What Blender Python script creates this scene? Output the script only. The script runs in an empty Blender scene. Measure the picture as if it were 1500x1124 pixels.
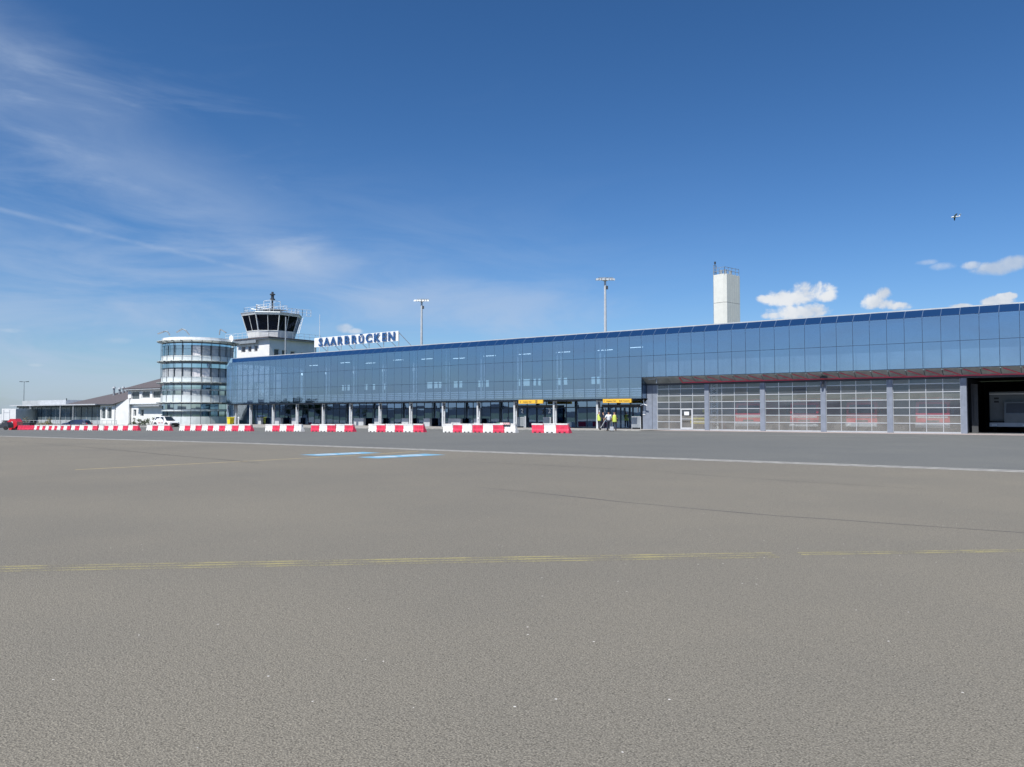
import bpy, bmesh, math, random
from mathutils import Vector, Matrix
random.seed(7)
R = math.radians
scene = bpy.context.scene
C = bpy.data.collections.new('airport'); scene.collection.children.link(C)

# ------------------------------------------------------------------ camera
EYE = 1.55
YAW = math.atan2(1150.9, 1560.0)            # heading of the photographer relative to the facade normal
PITCH = math.atan(45/1150.0)
SY, CY = math.sin(YAW), math.cos(YAW)
HX, HY = -SY, CY                            # forward
RX, RY = CY, SY                             # right
cam_d = bpy.data.cameras.new('camera'); cam = bpy.data.objects.new('camera', cam_d); C.objects.link(cam)
cam.location = (0, 0, EYE); cam.rotation_euler = (math.pi/2+PITCH, 0, YAW)
cam_d.sensor_width = 36; cam_d.lens = 1150/1500*36; cam_d.clip_start = .1; cam_d.clip_end = 20000
scene.camera = cam

# ------------------------------------------------------------------ view, sun
scene.view_settings.view_transform = 'Standard'; scene.view_settings.look = 'None'
scene.view_settings.exposure = EXPO = 0.5; scene.view_settings.gamma = 1
scene.view_settings.use_curve_mapping = False
try:
    scene.cycles.max_bounces = 8; scene.cycles.transparent_max_bounces = 16; scene.cycles.caustics_reflective = False; scene.cycles.caustics_refractive = False
except Exception: pass
SUN_EL = R(56); SUN_AZ = R(-5)               # azimuth measured from -Y towards -X
tosun = Vector((-math.sin(SUN_AZ)*math.cos(SUN_EL), -math.cos(SUN_AZ)*math.cos(SUN_EL), math.sin(SUN_EL)))
sl = bpy.data.lights.new('sun', 'SUN'); sl.energy = 4.2; sl.angle = R(.53); sl.color = (1, .96, .90)
so = bpy.data.objects.new('sun', sl); C.objects.link(so); so.rotation_euler = tosun.to_track_quat('Z', 'Y').to_euler()
so.location = (0, 0, 60)

# ------------------------------------------------------------------ node helper
class NG:
    def __init__(s, tree): s.t = tree; s.n = tree.nodes; s.l = tree.links
    def new(s, typ, **k):
        n = s.n.new(typ)
        for a, b in k.items(): setattr(n, a, b)
        return n
    def put(s, sock, v):
        if isinstance(v, bpy.types.NodeSocket): s.l.new(v, sock)
        elif v is not None:
            try: sock.default_value = v
            except Exception:
                sock.default_value = tuple(v)+(1,)
    def m(s, op, a, b=None, c=None, clamp=False):
        n = s.new('ShaderNodeMath', operation=op, use_clamp=clamp)
        s.put(n.inputs[0], a); s.put(n.inputs[1], b)
        if c is not None: s.put(n.inputs[2], c)
        return n.outputs[0]
    def ss(s, x, a, b):                        # smoothstep
        n = s.new('ShaderNodeMapRange', interpolation_type='SMOOTHSTEP')
        s.put(n.inputs[0], x); s.put(n.inputs[1], a); s.put(n.inputs[2], b); s.put(n.inputs[3], 0.0); s.put(n.inputs[4], 1.0)
        return n.outputs[0]
    def mixc(s, f, a, b, bt='MIX'):
        n = s.new('ShaderNodeMix', data_type='RGBA', blend_type=bt)
        s.put(n.inputs[0], f); s.put(n.inputs[6], a if not isinstance(a, tuple) else a+(1,)*(4-len(a))); s.put(n.inputs[7], b if not isinstance(b, tuple) else b+(1,)*(4-len(b)))
        return n.outputs[2]
    def noise(s, vec, scale, detail=3, rough=.55, dist=0):
        n = s.new('ShaderNodeTexNoise'); s.put(n.inputs['Vector'], vec)
        n.inputs['Scale'].default_value = scale; n.inputs['Detail'].default_value = detail
        n.inputs['Roughness'].default_value = rough; n.inputs['Distortion'].default_value = dist
        return n.outputs[0]
    def vmul(s, v, k):
        n = s.new('ShaderNodeVectorMath', operation='MULTIPLY'); s.put(n.inputs[0], v); n.inputs[1].default_value = k
        return n.outputs[0]
    def comb(s, x, y, z):
        n = s.new('ShaderNodeCombineXYZ'); s.put(n.inputs[0], x); s.put(n.inputs[1], y); s.put(n.inputs[2], z); return n.outputs[0]
    def dot(s, v, k):
        n = s.new('ShaderNodeVectorMath', operation='DOT_PRODUCT'); s.put(n.inputs[0], v); n.inputs[1].default_value = k
        return n.outputs['Value']

# ------------------------------------------------------------------ sky
W = bpy.data.worlds.new('World'); scene.world = W; W.use_nodes = True
g = NG(W.node_tree); W.node_tree.nodes.clear()
SKY = 0.095
out = g.new('ShaderNodeOutputWorld'); bg = g.new('ShaderNodeBackground'); bg.inputs[1].default_value = SKY
g.l.new(bg.outputs[0], out.inputs[0])
sky = g.new('ShaderNodeTexSky', sky_type='NISHITA'); sky.sun_disc = False
sky.sun_elevation = SUN_EL; sky.sun_rotation = math.pi+SUN_AZ
sky.altitude = 300; sky.air_density = 1.0; sky.dust_density = .7; sky.ozone_density = 2.5
tc = g.new('ShaderNodeTexCoord'); D = tc.outputs['Generated']
dr = g.dot(D, (RX, RY, 0)); df = g.dot(D, (HX, HY, 0)); dz = g.dot(D, (0, 0, 1))
az = g.m('ARCTAN2', dr, df); el = g.m('ARCSINE', dz)
def AZ(u): return math.atan((u-750)/1150.9)
def EL(u, v): return math.atan((607-v)/1150.9*math.cos(AZ(u)))
P2 = g.comb(az, el, 0.0)
# cirrus: fibres running down to the right
rot = g.new('ShaderNodeMapping'); g.put(rot.inputs[0], P2); rot.inputs['Rotation'].default_value = (0, 0, R(32)); rot.inputs['Scale'].default_value = (1.6, 5.5, 1)
c1 = g.noise(rot.outputs[0], 2.6, 7, .58, 1.2)
rot2 = g.new('ShaderNodeMapping'); g.put(rot2.inputs[0], P2); rot2.inputs['Rotation'].default_value = (0, 0, R(10)); rot2.inputs['Scale'].default_value = (1.2, 5, 1); rot2.inputs['Location'].default_value = (3.1, 1.7, 0)
c2 = g.noise(rot2.outputs[0], 3.2, 6, .6, .8)
big = g.noise(P2, 2.3, 2, .5)
leftm = g.ss(az, .14, -.42)
lowm = g.m('MULTIPLY', g.ss(el, .36, .04), g.ss(az, .42, -.5))
cir = g.m('MULTIPLY', g.m('MULTIPLY', g.ss(c1, .50, .80), g.ss(big, .38, .60)), g.m('MULTIPLY', leftm, g.ss(el, .46, .30)))
# broad diagonal veil from the upper left towards the tower
ax_ = (AZ(0), EL(0, 90)); bx_ = (AZ(460), EL(460, 400))
L_ = math.hypot(bx_[0]-ax_[0], bx_[1]-ax_[1]); ux_, uy_ = (bx_[0]-ax_[0])/L_, (bx_[1]-ax_[1])/L_
pa = g.m('SUBTRACT', az, ax_[0]); pe = g.m('SUBTRACT', el, ax_[1])
dv = g.m('ADD', g.m('MULTIPLY', pa, -uy_), g.m('MULTIPLY', pe, ux_))
dl = g.m('ADD', g.m('MULTIPLY', pa, ux_), g.m('MULTIPLY', pe, uy_))
dvn = g.m('ADD', dv, g.m('MULTIPLY', g.m('SUBTRACT', c2, .5), .09))
veil = g.m('MULTIPLY', g.ss(g.m('ABSOLUTE', dvn), .085, .0), g.m('MULTIPLY', g.ss(dl, L_*1.25, L_*.5), .33))
veil = g.m('MULTIPLY', veil, g.m('ADD', .40, g.m('MULTIPLY', g.ss(c1, .25, .80), .55)))
low = g.m('MULTIPLY', g.m('MULTIPLY', g.ss(c2, .30, .70), lowm), .56)
# bright little veil above the tower
def ell(u, v, a, b, wob=None):
    a0, e0 = AZ(u), EL(u, v); ka = math.cos(a0)**2/1150.9; ke = math.cos(a0)/1150.9
    x = g.m('DIVIDE', g.m('SUBTRACT', az, a0), a*ka); y = g.m('DIVIDE', g.m('SUBTRACT', el, e0), b*ke)
    return g.m('SUBTRACT', 1.0, g.m('ADD', g.m('MULTIPLY', x, x), g.m('MULTIPLY', y, y)))
puff = g.m('MULTIPLY', g.ss(g.m('ADD', ell(455, 385, 75, 36), g.m('MULTIPLY', g.m('SUBTRACT', c1, .5), 2.0)), -.4, 1.4), .36)
puff2 = g.m('MULTIPLY', g.ss(g.m('ADD', ell(700, 450, 230, 40), g.m('MULTIPLY', g.m('SUBTRACT', c2, .5), 2.4)), -.4, 1.4), .34)
# contrail
def dirv(u, v):
    a, e = AZ(u), EL(u, v)
    h = Vector((HX, HY, 0))*math.cos(a)+Vector((RX, RY, 0))*math.sin(a)
    return h*math.cos(e)+Vector((0, 0, 1))*math.sin(e)
nn = dirv(0, 306).cross(dirv(420, 408)).normalized()
cd = g.m('ABSOLUTE', g.m('ADD', g.dot(D, tuple(nn)), g.m('MULTIPLY', g.m('SUBTRACT', c2, .5), .006)))
trail = g.m('MULTIPLY', g.ss(cd, .0044, .0), g.m('MULTIPLY', g.m('MULTIPLY', g.ss(az, AZ(480), AZ(290)), g.ss(az, AZ(-400), AZ(-60))), g.m('MULTIPLY', g.ss(g.noise(P2, 30, 3), .25, .6), .19)))
trail = g.m('MULTIPLY', trail, g.ss(df, 0.0, .2))
cirrus = g.m('ADD', g.m('ADD', g.m('MULTIPLY', cir, .22), veil), g.m('ADD', g.m('ADD', low, puff), g.m('ADD', trail, puff2)), clamp=True)
cirrus = g.m('MINIMUM', cirrus, .75)
# fair-weather cumulus
pn = g.noise(P2, 42, 7, .62, .3); pn2 = g.noise(P2, 130, 4, .6)
def cum(ells, soft=.55, amp=1.5, top=1.0):
    f = None
    for e in ells:
        q = ell(*e); f = q if f is None else g.m('MAXIMUM', f, q)
    f = g.m('ADD', f, g.m('ADD', g.m('MULTIPLY', g.m('SUBTRACT', pn, .5), amp*1.5), g.m('MULTIPLY', g.m('SUBTRACT', pn2, .5), amp*.35)))
    return g.m('MULTIPLY', g.ss(f, .0, soft), top)
parts = [cum([(1160, 436, 50, 15), (1186, 426, 36, 17), (1212, 434, 22, 11), (1126, 437, 22, 8)], .9, 1.9),
         cum([(1166, 457, 52, 13), (1196, 453, 30, 12), (1135, 462, 20, 7)], .9, 1.9),
         cum([(1284, 441, 24, 13), (1296, 430, 14, 12), (1318, 448, 26, 7), (1300, 445, 18, 9)], .9, 1.8),
         cum([(1462, 392, 46, 12), (1488, 384, 30, 13), (1428, 388, 18, 8)], 1.0, 1.2, .8),
         cum([(1385, 389, 22, 7), (1362, 383, 20, 5)], 1.4, 1.2, .45),
         cum([(1468, 442, 30, 12), (1412, 450, 22, 7), (1480, 434, 18, 7)], .6),
         cum([(502, 480, 16, 8), (520, 485, 14, 5)], 1.2, 1.2, .6),
         cum([(172, 499, 26, 6), (15, 484, 30, 4), (50, 535, 14, 3)], 1.6, 1.0, .22)]
cu = parts[0]
for p in parts[1:]: cu = g.m('MAXIMUM', cu, p)
cu = g.m('MULTIPLY', cu, g.ss(df, 0.0, .1))
k = .71/SKY
# lit tops, greyer undersides of the cumulus: density looked up a little lower in the same noise
pn3 = g.noise(P2, 17, 4, .5)
shade = g.ss(g.m('ADD', g.m('MULTIPLY', pn3, .7), g.m('MULTIPLY', pn, .3)), .36, .60)
cucol = g.mixc(shade, (.50*k, .58*k, .70*k), (.80*k, .83*k, .87*k))
nb = g.mixc(1.0, sky.outputs[0], (.70, .95, 1.24), 'MULTIPLY')
ex = SKY*2**EXPO
v1 = g.vmul(nb, (ex, ex, ex)); pw = g.new('ShaderNodeVectorMath', operation='POWER'); g.put(pw.inputs[0], v1); pw.inputs[1].default_value = (1.48, 1.26, 1.25)
nb = g.vmul(pw.outputs[0], (1.17/ex, .80/ex, .715/ex))
s1 = g.mixc(cirrus, nb, (.47*k, .575*k, .75*k))
s2 = g.mixc(cu, s1, cucol)
g.l.new(s2, bg.inputs[0])

# ------------------------------------------------------------------ object helpers
WL = {}
def wl(o): return WL.get(o.name, Vector((0, 0, 0)))
def tag(o, label=None, cat=None, group=None, kind=None):
    if label: o['label'] = label
    if cat: o['category'] = cat
    if group: o['group'] = group
    if kind: o['kind'] = kind
    return o
def thing(name, label, cat, loc=(0, 0, 0), rz=0, group=None):
    o = bpy.data.objects.new(name, None); C.objects.link(o); o.empty_display_size = .5
    o.location = loc; o.rotation_euler = (0, 0, rz); WL[o.name] = Vector(loc)
    return tag(o, label, cat, group)
class MB:
    def __init__(s): s.v = []; s.f = []
    def add(s, vs, fs):
        b = len(s.v); s.v += [tuple(v) for v in vs]; s.f += [tuple(i+b for i in f) for f in fs]; return s
    def box(s, x0, x1, y0, y1, z0, z1):
        return s.add([(x0,y0,z0),(x1,y0,z0),(x1,y1,z0),(x0,y1,z0),(x0,y0,z1),(x1,y0,z1),(x1,y1,z1),(x0,y1,z1)],
                     [(0,3,2,1),(4,5,6,7),(0,1,5,4),(1,2,6,5),(2,3,7,6),(3,0,4,7)])
    def prism(s, poly, a, b, axis='y'):          # poly in the plane across the axis
        n = len(poly)
        def mk(p, t):
            return {'y': (p[0], t, p[1]), 'x': (t, p[0], p[1]), 'z': (p[0], p[1], t)}[axis]
        vs = [mk(p, a) for p in poly]+[mk(p, b) for p in poly]
        fs = [tuple(range(n)), tuple(range(2*n-1, n-1, -1))]+[(i, i+n, (i+1) % n+n, (i+1) % n) for i in range(n)]
        return s.add(vs, fs)
    def rod(s, p, q, r, n=6, r2=None):
        p = Vector(p); q = Vector(q); d = (q-p)
        if d.length < 1e-6: return s
        d.normalize(); a = d.orthogonal().normalized(); b = d.cross(a); r2 = r if r2 is None else r2
        vs = [p+(a*math.cos(2*math.pi*i/n)+b*math.sin(2*math.pi*i/n))*r for i in range(n)]
        vs += [q+(a*math.cos(2*math.pi*i/n)+b*math.sin(2*math.pi*i/n))*r2 for i in range(n)]
        fs = [tuple(range(n-1, -1, -1)), tuple(range(n, 2*n))]+[(i, (i+1) % n, (i+1) % n+n, i+n) for i in range(n)]
        return s.add(vs, fs)
    def path(s, pts, r, n=6):
        for a, b in zip(pts, pts[1:]): s.rod(a, b, r, n)
        return s
    def bar(s, p, q, w, h):                      # square bar
        p = Vector(p); q = Vector(q); d = (q-p).normalized(); up = Vector((0, 0, 1))
        if abs(d.z) > .95: up = Vector((0, 1, 0))
        a = d.cross(up).normalized()*w/2; b = a.cross(d).normalized()*h/2
        vs = [p-a-b, p+a-b, p+a+b, p-a+b, q-a-b, q+a-b, q+a+b, q-a+b]
        return s.add(vs, [(0,3,2,1),(4,5,6,7),(0,1,5,4),(1,2,6,5),(2,3,7,6),(3,0,4,7)])
    def arc(s, c, r0, r1, a0, a1, z0, z1, n=2):
        vs = []
        for i in range(n+1):
            a = a0+(a1-a0)*i/n; x, y = math.cos(a), math.sin(a)
            vs += [(c[0]+r0*x, c[1]+r0*y, z0), (c[0]+r1*x, c[1]+r1*y, z0), (c[0]+r1*x, c[1]+r1*y, z1), (c[0]+r0*x, c[1]+r0*y, z1)]
        fs = [(0, 3, 2, 1), (4*n, 4*n+1, 4*n+2, 4*n+3)]
        for i in range(n):
            for j in range(4): fs.append((4*i+j, 4*i+(j+1) % 4, 4*i+4+(j+1) % 4, 4*i+4+j))
        return s.add(vs, fs)
    def loft(s, rings):
        n = len(rings[0]); b = len(s.v); s.v += [tuple(v) for r in rings for v in r]
        s.f.append(tuple(b+i for i in range(n-1, -1, -1))); s.f.append(tuple(b+(len(rings)-1)*n+i for i in range(n)))
        for k in range(len(rings)-1):
            for i in range(n): s.f.append((b+k*n+i, b+k*n+(i+1) % n, b+(k+1)*n+(i+1) % n, b+(k+1)*n+i))
        return s
    def mesh(s, name, off=(0, 0, 0), mat=None, smooth=False, bevel=0):
        me = bpy.data.meshes.new(name); me.from_pydata([(v[0]-off[0], v[1]-off[1], v[2]-off[2]) for v in s.v], [], s.f)
        bm = bmesh.new(); bm.from_mesh(me)
        if bevel: bmesh.ops.bevel(bm, geom=bm.edges[:], offset=bevel, segments=2, affect='EDGES', profile=.6, clamp_overlap=True)
        bmesh.ops.recalc_face_normals(bm, faces=bm.faces); bm.to_mesh(me); bm.free()
        if mat: me.materials.append(mat)
        if smooth:
            for p in me.polygons: p.use_smooth = True
        return me
    def build(s, name, mat, parent=None, label=None, local=False, smooth=False, bevel=0, kind=None, loc=None):
        off = Vector((0, 0, 0)) if local or parent is None else wl(parent)
        if loc is not None: off = Vector(loc)
        o = bpy.data.objects.new(name, s.mesh(name, off, mat, smooth, bevel)); C.objects.link(o)
        if loc is not None:
            o.location = Vector(loc)-(wl(parent) if parent else Vector((0, 0, 0))); WL[o.name] = Vector(loc)
        elif parent is not None: WL[o.name] = wl(parent).copy()
        if parent is not None: o.parent = parent
        if label: o['label'] = label
        if kind: o['kind'] = kind
        return o
def inst(me, name, parent, loc, rot=(0, 0, 0), label=None):
    o = bpy.data.objects.new(name, me); C.objects.link(o)
    o.location = Vector(loc)-(wl(parent) if parent else Vector((0, 0, 0))); o.rotation_euler = rot; WL[o.name] = Vector(loc)
    if parent: o.parent = parent
    if label: o['label'] = label
    return o
def copy_tree(o, parent=None):
    c = o.copy(); C.objects.link(c); c.parent = parent
    for k in list(o.children): copy_tree(k, c)
    return c

# pixel of the photograph -> place in the world, at a facade-parallel plane y=D or at forward distance Z
def g_(u):
    a = (u-750)/1150.9; return (RX*a+HX)/(RY*a+HY)
def onp(u, v, D):
    a = (u-750)/1150.9; z = D/(RY*a+HY)
    ang = math.atan((562-v)/1150)+PITCH
    return Vector((D*g_(u), D, EYE+z*math.tan(ang)))
def atz(u, v, Z):
    X = (u-750)/1150.9*Z; ang = math.atan((562-v)/1150)+PITCH
    return Vector((X*RX+Z*HX, X*RY+Z*HY, EYE+Z*math.tan(ang)))
def cg(X, Z): return (X*RX+Z*HX, X*RY+Z*HY)
def clamp(x, a, b): return max(a, min(b, x))
def gz(x, y):                                   # the apron falls gently to the far left
    s = -x
    A = .0095*clamp(s-36, 0, 124)
    if y <= 0: return 0.0
    be = .33*clamp((s-112)/13, 0, 1)
    B = y/54.5 if y < 54.5 else (1 if y < 58 else (1+(be-1)*clamp((y-58)/14, 0, 1)))
    return -A*B

# ------------------------------------------------------------------ materials
def newmat(name):
    m = bpy.data.materials.new(name); m.use_nodes = True; m.node_tree.nodes.clear()
    return m, NG(m.node_tree)
def M(name, col, rough=.6, metal=0, var=.12, scale=1.5, bump=0, bscale=40, spec=.5, coat=0, streak=0):
    m, n = newmat(name); o = n.new('ShaderNodeOutputMaterial'); p = n.new('ShaderNodeBsdfPrincipled'); n.l.new(p.outputs[0], o.inputs[0])
    pos = n.new('ShaderNodeNewGeometry').outputs['Position']
    a = n.noise(pos, scale, 5, .6)
    f = n.ss(a, .3, .7)
    c = n.mixc(f, tuple(x*(1-var) for x in col), tuple(min(1, x*(1+var*.6)) for x in col))
    if streak:
        st = n.noise(n.vmul(pos, (6, 6, .5)), 1, 4, .6)
        c = n.mixc(n.m('MULTIPLY', n.ss(st, .5, .8), streak), c, tuple(x*.55 for x in col))
    n.put(p.inputs['Base Color'], c); p.inputs['Roughness'].default_value = rough; p.inputs['Metallic'].default_value = metal
    p.inputs['Specular IOR Level'].default_value = spec; p.inputs['Coat Weight'].default_value = coat
    if bump:
        b = n.new('ShaderNodeBump'); b.inputs['Strength'].default_value = bump; b.inputs['Distance'].default_value = .01
        n.put(b.inputs['Height'], n.noise(pos, bscale, 4)); n.l.new(b.outputs[0], p.inputs['Normal'])
    return m
def glass(name, refl_col, fac, tint, rough=.01, film=0.0, wav=.0, film_col=(.6, .62, .62)):
    m, n = newmat(name); o = n.new('ShaderNodeOutputMaterial')
    pos = n.new('ShaderNodeNewGeometry').outputs['Position']
    gl = n.new('ShaderNodeBsdfGlossy'); gl.inputs[0].default_value = refl_col+(1,); gl.inputs['Roughness'].default_value = rough
    tr = n.new('ShaderNodeBsdfTransparent'); tr.inputs[0].default_value = tint+(1,)
    if wav:
        b = n.new('ShaderNodeBump'); b.inputs['Strength'].default_value = wav; b.inputs['Distance'].default_value = .02
        n.put(b.inputs['Height'], n.noise(pos, .8, 2)); n.l.new(b.outputs[0], gl.inputs['Normal'])
    fr = n.new('ShaderNodeFresnel'); n.put(fr.inputs[0], n.m('SUBTRACT', 1.5, n.m('MULTIPLY', n.new('ShaderNodeNewGeometry').outputs['Backfacing'], .8333)))
    f = n.m('ADD', fac, n.m('MULTIPLY', fr.outputs[0], 1-fac), clamp=True)
    bf = n.new('ShaderNodeNewGeometry').outputs['Backfacing']; front = n.m('SUBTRACT', 1.0, bf)
    f = n.m('MULTIPLY', f, front)
    n.put(tr.inputs[0], n.mixc(bf, tint, (1, 1, 1)))
    mx = n.new('ShaderNodeMixShader'); n.put(mx.inputs[0], f); n.l.new(tr.outputs[0], mx.inputs[1]); n.l.new(gl.outputs[0], mx.inputs[2])
    res = mx.outputs[0]
    if film:  # pale diffuse share: paints brightness on gate panes, frosts the canopies
        d = n.new('ShaderNodeBsdfDiffuse'); d.inputs[0].default_value = film_col+(1,)
        m2 = n.new('ShaderNodeMixShader')
        n.put(m2.inputs[0], n.m('MULTIPLY', n.m('ADD', .85, n.m('MULTIPLY', n.ss(n.noise(pos, 1.1, 4), .3, .7), .3)), n.m('MULTIPLY', front, film*2)))
        n.l.new(res, m2.inputs[1]); n.l.new(d.outputs[0], m2.inputs[2]); res = m2.outputs[0]
    n.l.new(res, o.inputs[0]); return m
def emit(name, col, s):
    m, n = newmat(name); o = n.new('ShaderNodeOutputMaterial'); e = n.new('ShaderNodeEmission')
    e.inputs[0].default_value = col+(1,); e.inputs[1].default_value = s; n.l.new(e.outputs[0], o.inputs[0]); return m

def asphalt_mat(name, base, warm, paint=None, cover=.6, speck=1.0, bumpk=1.0):
    m, n = newmat(name); o = n.new('ShaderNodeOutputMaterial'); p = n.new('ShaderNodeBsdfPrincipled'); n.l.new(p.outputs[0], o.inputs[0])
    pos = n.new('ShaderNodeNewGeometry').outputs['Position']
    fine = n.noise(pos, 88, 3, .7)
    mid = n.noise(pos, 24, 3, .6)
    big = n.noise(pos, .22, 5, .62)
    vbig = n.noise(n.vmul(pos, (1, .35, 1)), .06, 4, .55)
    vo = n.new('ShaderNodeTexVoronoi'); n.put(vo.inputs['Vector'], pos); vo.inputs['Scale'].default_value = 86
    stone = n.ss(vo.outputs['Distance'], .62, .12)
    lo = tuple(x*.30 for x in base); hi = tuple(x*1.60 for x in warm)
    f = n.m('ADD', n.m('MULTIPLY', n.ss(fine, .34, .68), .62), n.m('MULTIPLY', stone, .32), clamp=True)
    c = n.mixc(f, lo, hi)
    c = n.mixc(n.m('MULTIPLY', n.ss(mid, .3, .75), .35), c, tuple(x*1.25 for x in base))
    c = n.mixc(n.m('MULTIPLY', n.ss(big, .3, .7), .35), c, n.mixc(1.0, c, (1.36, 1.32, 1.24), 'MULTIPLY'))
    c = n.mixc(n.m('MULTIPLY', n.ss(vbig, .4, .7), .5), c, n.mixc(1.0, c, (.84, .85, .88), 'MULTIPLY'))
    v2 = n.new('ShaderNodeTexVoronoi'); n.put(v2.inputs['Vector'], pos); v2.inputs['Scale'].default_value = 26
    rnd = n.new('ShaderNodeSeparateColor'); n.l.new(v2.outputs['Color'], rnd.inputs[0])
    sp = n.m('MULTIPLY', n.m('GREATER_THAN', rnd.outputs[0], .9965), n.m('LESS_THAN', v2.outputs['Distance'], .20))
    c = n.mixc(n.m('MULTIPLY', sp, speck), c, (.62, .60, .56))
    dk = n.m('MULTIPLY', n.m('GREATER_THAN', rnd.outputs[1], .93), n.m('LESS_THAN', v2.outputs['Distance'], .17))
    c = n.mixc(n.m('MULTIPLY', dk, .45), c, (.03, .03, .03))
    if paint:
        w = n.m('ADD', n.m('MULTIPLY', n.noise(pos, 45, 4, .7), .55), n.m('MULTIPLY', n.noise(pos, 2.2, 4, .6), .45))
        c = n.mixc(n.m('MULTIPLY', n.ss(w, .60-.28*cover, .80-.28*cover), .85), c, paint)
    n.put(p.inputs['Base Color'], c); p.inputs['Roughness'].default_value = .85; p.inputs['Specular IOR Level'].default_value = .3
    b = n.new('ShaderNodeBump'); b.inputs['Strength'].default_value = .8*bumpk; b.inputs['Distance'].default_value = .006
    n.put(b.inputs['Height'], n.m('ADD', n.m('MULTIPLY', stone, .5), n.m('ADD', fine, n.m('MULTIPLY', mid, .8)))); n.l.new(b.outputs[0], p.inputs['Normal'])
    return m
m_apron = asphalt_mat('apron_asphalt', (.200, .186, .153), (.211, .195, .160))
m_far = asphalt_mat('road_asphalt', (.152, .157, .150), (.152, .157, .150), speck=.4, bumpk=.6)
m_conc = M('channel_concrete', (.36, .35, .32), .85, var=.35, scale=3, bump=.4)
m_grate = M('grate_iron', (.10, .10, .10), .6)
m_pave = M('pale_paving', (.30, .29, .27), .85, var=.12, scale=.7, bump=.2)
m_thresh = M('threshold_concrete', (.36, .31, .29), .85, var=.08, scale=.6)
m_yel = asphalt_mat('worn_yellow_paint', (.200, .186, .153), (.211, .195, .160), (.38, .34, .14), .66)
m_yel2 = asphalt_mat('pale_yellow_paint', (.200, .186, .153), (.211, .195, .160), (.50, .40, .20), .9)
m_blue = asphalt_mat('blue_floor_paint', (.200, .186, .153), (.211, .195, .160), (.17, .40, .58), 1.15)
m_wline = asphalt_mat('white_floor_paint', (.200, .186, .153), (.211, .195, .160), (.72, .74, .74), 1.6)
m_tar = asphalt_mat('tar_seam', (.08, .078, .072), (.08, .078, .072), speck=0)
m_tar2 = asphalt_mat('faint_seam', (.115, .11, .105), (.115, .11, .105), speck=0)
m_grass = M('grass', (.055, .075, .03), .9, var=.4, scale=.3)
m_hill = M('wooded_hill', (.010, .020, .032), .95, var=.5, scale=.01)
m_white = M('white_render', (.80, .80, .78), .75, var=.06, scale=.8, streak=.10)
m_wpaint = M('white_paint', (.78, .79, .79), .4, var=.06)
m_lgrey = M('light_grey_metal', (.50, .52, .54), .45, var=.1)
m_post = M('gate_post_grey', (.215, .245, .30), .6, var=.12, scale=2, streak=.15)
m_alu = M('aluminium_rail', (.56, .58, .60), .35, .3, var=.06)
m_dgrey = M('dark_grey_panel', (.05, .055, .065), .45, var=.15)
m_soff = M('sloping_soffit_glass', (.27, .30, .30), .15, var=.2, spec=.6)
m_red = M('red_steel', (.72, .07, .13), .5, var=.1)
m_dark = M('dark_interior', (.018, .024, .034), .8, var=.2)
m_mull = M('mullion', (.02, .04, .07), .5)
m_backing = M('brightening_backing', (.30, .34, .38), .8, var=.25, scale=.6, streak=.3)  # pale colour stands in for brighter sky reflection in the right-hand glass
m_inner = M('interior_wall_or_backing', (.09, .105, .12), .8, var=.15)
m_band = M('interior_spandrel', (.62, .66, .68), .7, var=.1)
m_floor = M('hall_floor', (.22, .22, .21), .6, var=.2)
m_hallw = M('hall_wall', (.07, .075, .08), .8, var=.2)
m_glass = glass('blue_solar_glass', (.53, .72, .95), .47, (.56, .68, .82), .012, wav=.05)
m_groof = glass('blue_roof_glass', (.78, .92, 1.0), .82, (.05, .07, .12), .03)
m_gfglass = glass('shop_glass', (.46, .68, 1.0), .50, (.20, .30, .40), .008, wav=.04)
m_gate_hi = glass('gate_glass_clear', (.8, .9, 1), .07, (.72, .80, .88), .03, film=.05, film_col=(.48, .55, .66))
m_gate_lo = glass('gate_glass_floor_glow', (.8, .9, 1), .06, (.78, .79, .78), .05, film=.16, film_col=(.50, .49, .46))  # pale colour stands in for the sunlit floor behind the lower panes
m_gate_md = glass('gate_glass_tinted', (.8, .9, 1), .08, (.76, .80, .80), .04, film=.10, film_col=(.50, .52, .48))
m_cabglass = glass('cab_glass', (.22, .28, .45), .05, (.03, .04, .07), .02)
m_lamp = emit('ceiling_lamp', (.8, .95, 1.0), 1.6)
m_signy = M('sign_yellow', (.86, .50, .045), .5, var=.04)
m_bluel = M('letter_blue', (.025, .085, .22), .4, var=.1)
m_black = M('black', (.015, .015, .018), .5)
m_text = M('sign_text', (.10, .07, .04), .6)
m_barR = M('red_plastic', (.66, .045, .095), .5, var=.22, scale=1.6, streak=.25)
m_barW = M('white_plastic', (.76, .75, .72), .5, var=.14, scale=1.6, streak=.25)
m_cyl_sp = M('tower_spandrel', (.66, .71, .71), .4, var=.08)
m_cyl_cn = glass('canopy_glass', (.9, 1, 1), .12, (.86, .93, .91), .05, film=.38, film_col=(.78, .82, .80))
m_blind = M('grey_blind', (.44, .47, .49), .6, var=.1)
m_blindw = M('white_blind', (.80, .77, .77), .6, var=.05)
m_cylg = glass('tower_glass', (.80, .95, 1), .48, (.35, .45, .50), .01)
m_cylb = glass('tower_blue_glass', (.70, .9, 1.0), .74, (.15, .22, .3), .02)
m_skin2 = glass('tower_skin_glass', (.9, 1, 1), .08, (.90, .95, .95), .01)
m_colp = M('column_paint', (.60, .62, .63), .5, var=.12, streak=.2)
m_core = M('tower_core', (.34, .38, .40), .7)
m_roof = M('brown_roof', (.098, .086, .090), .8, var=.2, scale=4, bump=.3)
m_gwall = M('mid_grey_wall', (.44, .47, .50), .7)  # plain mid grey of lobby panels, eave and plinth
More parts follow.
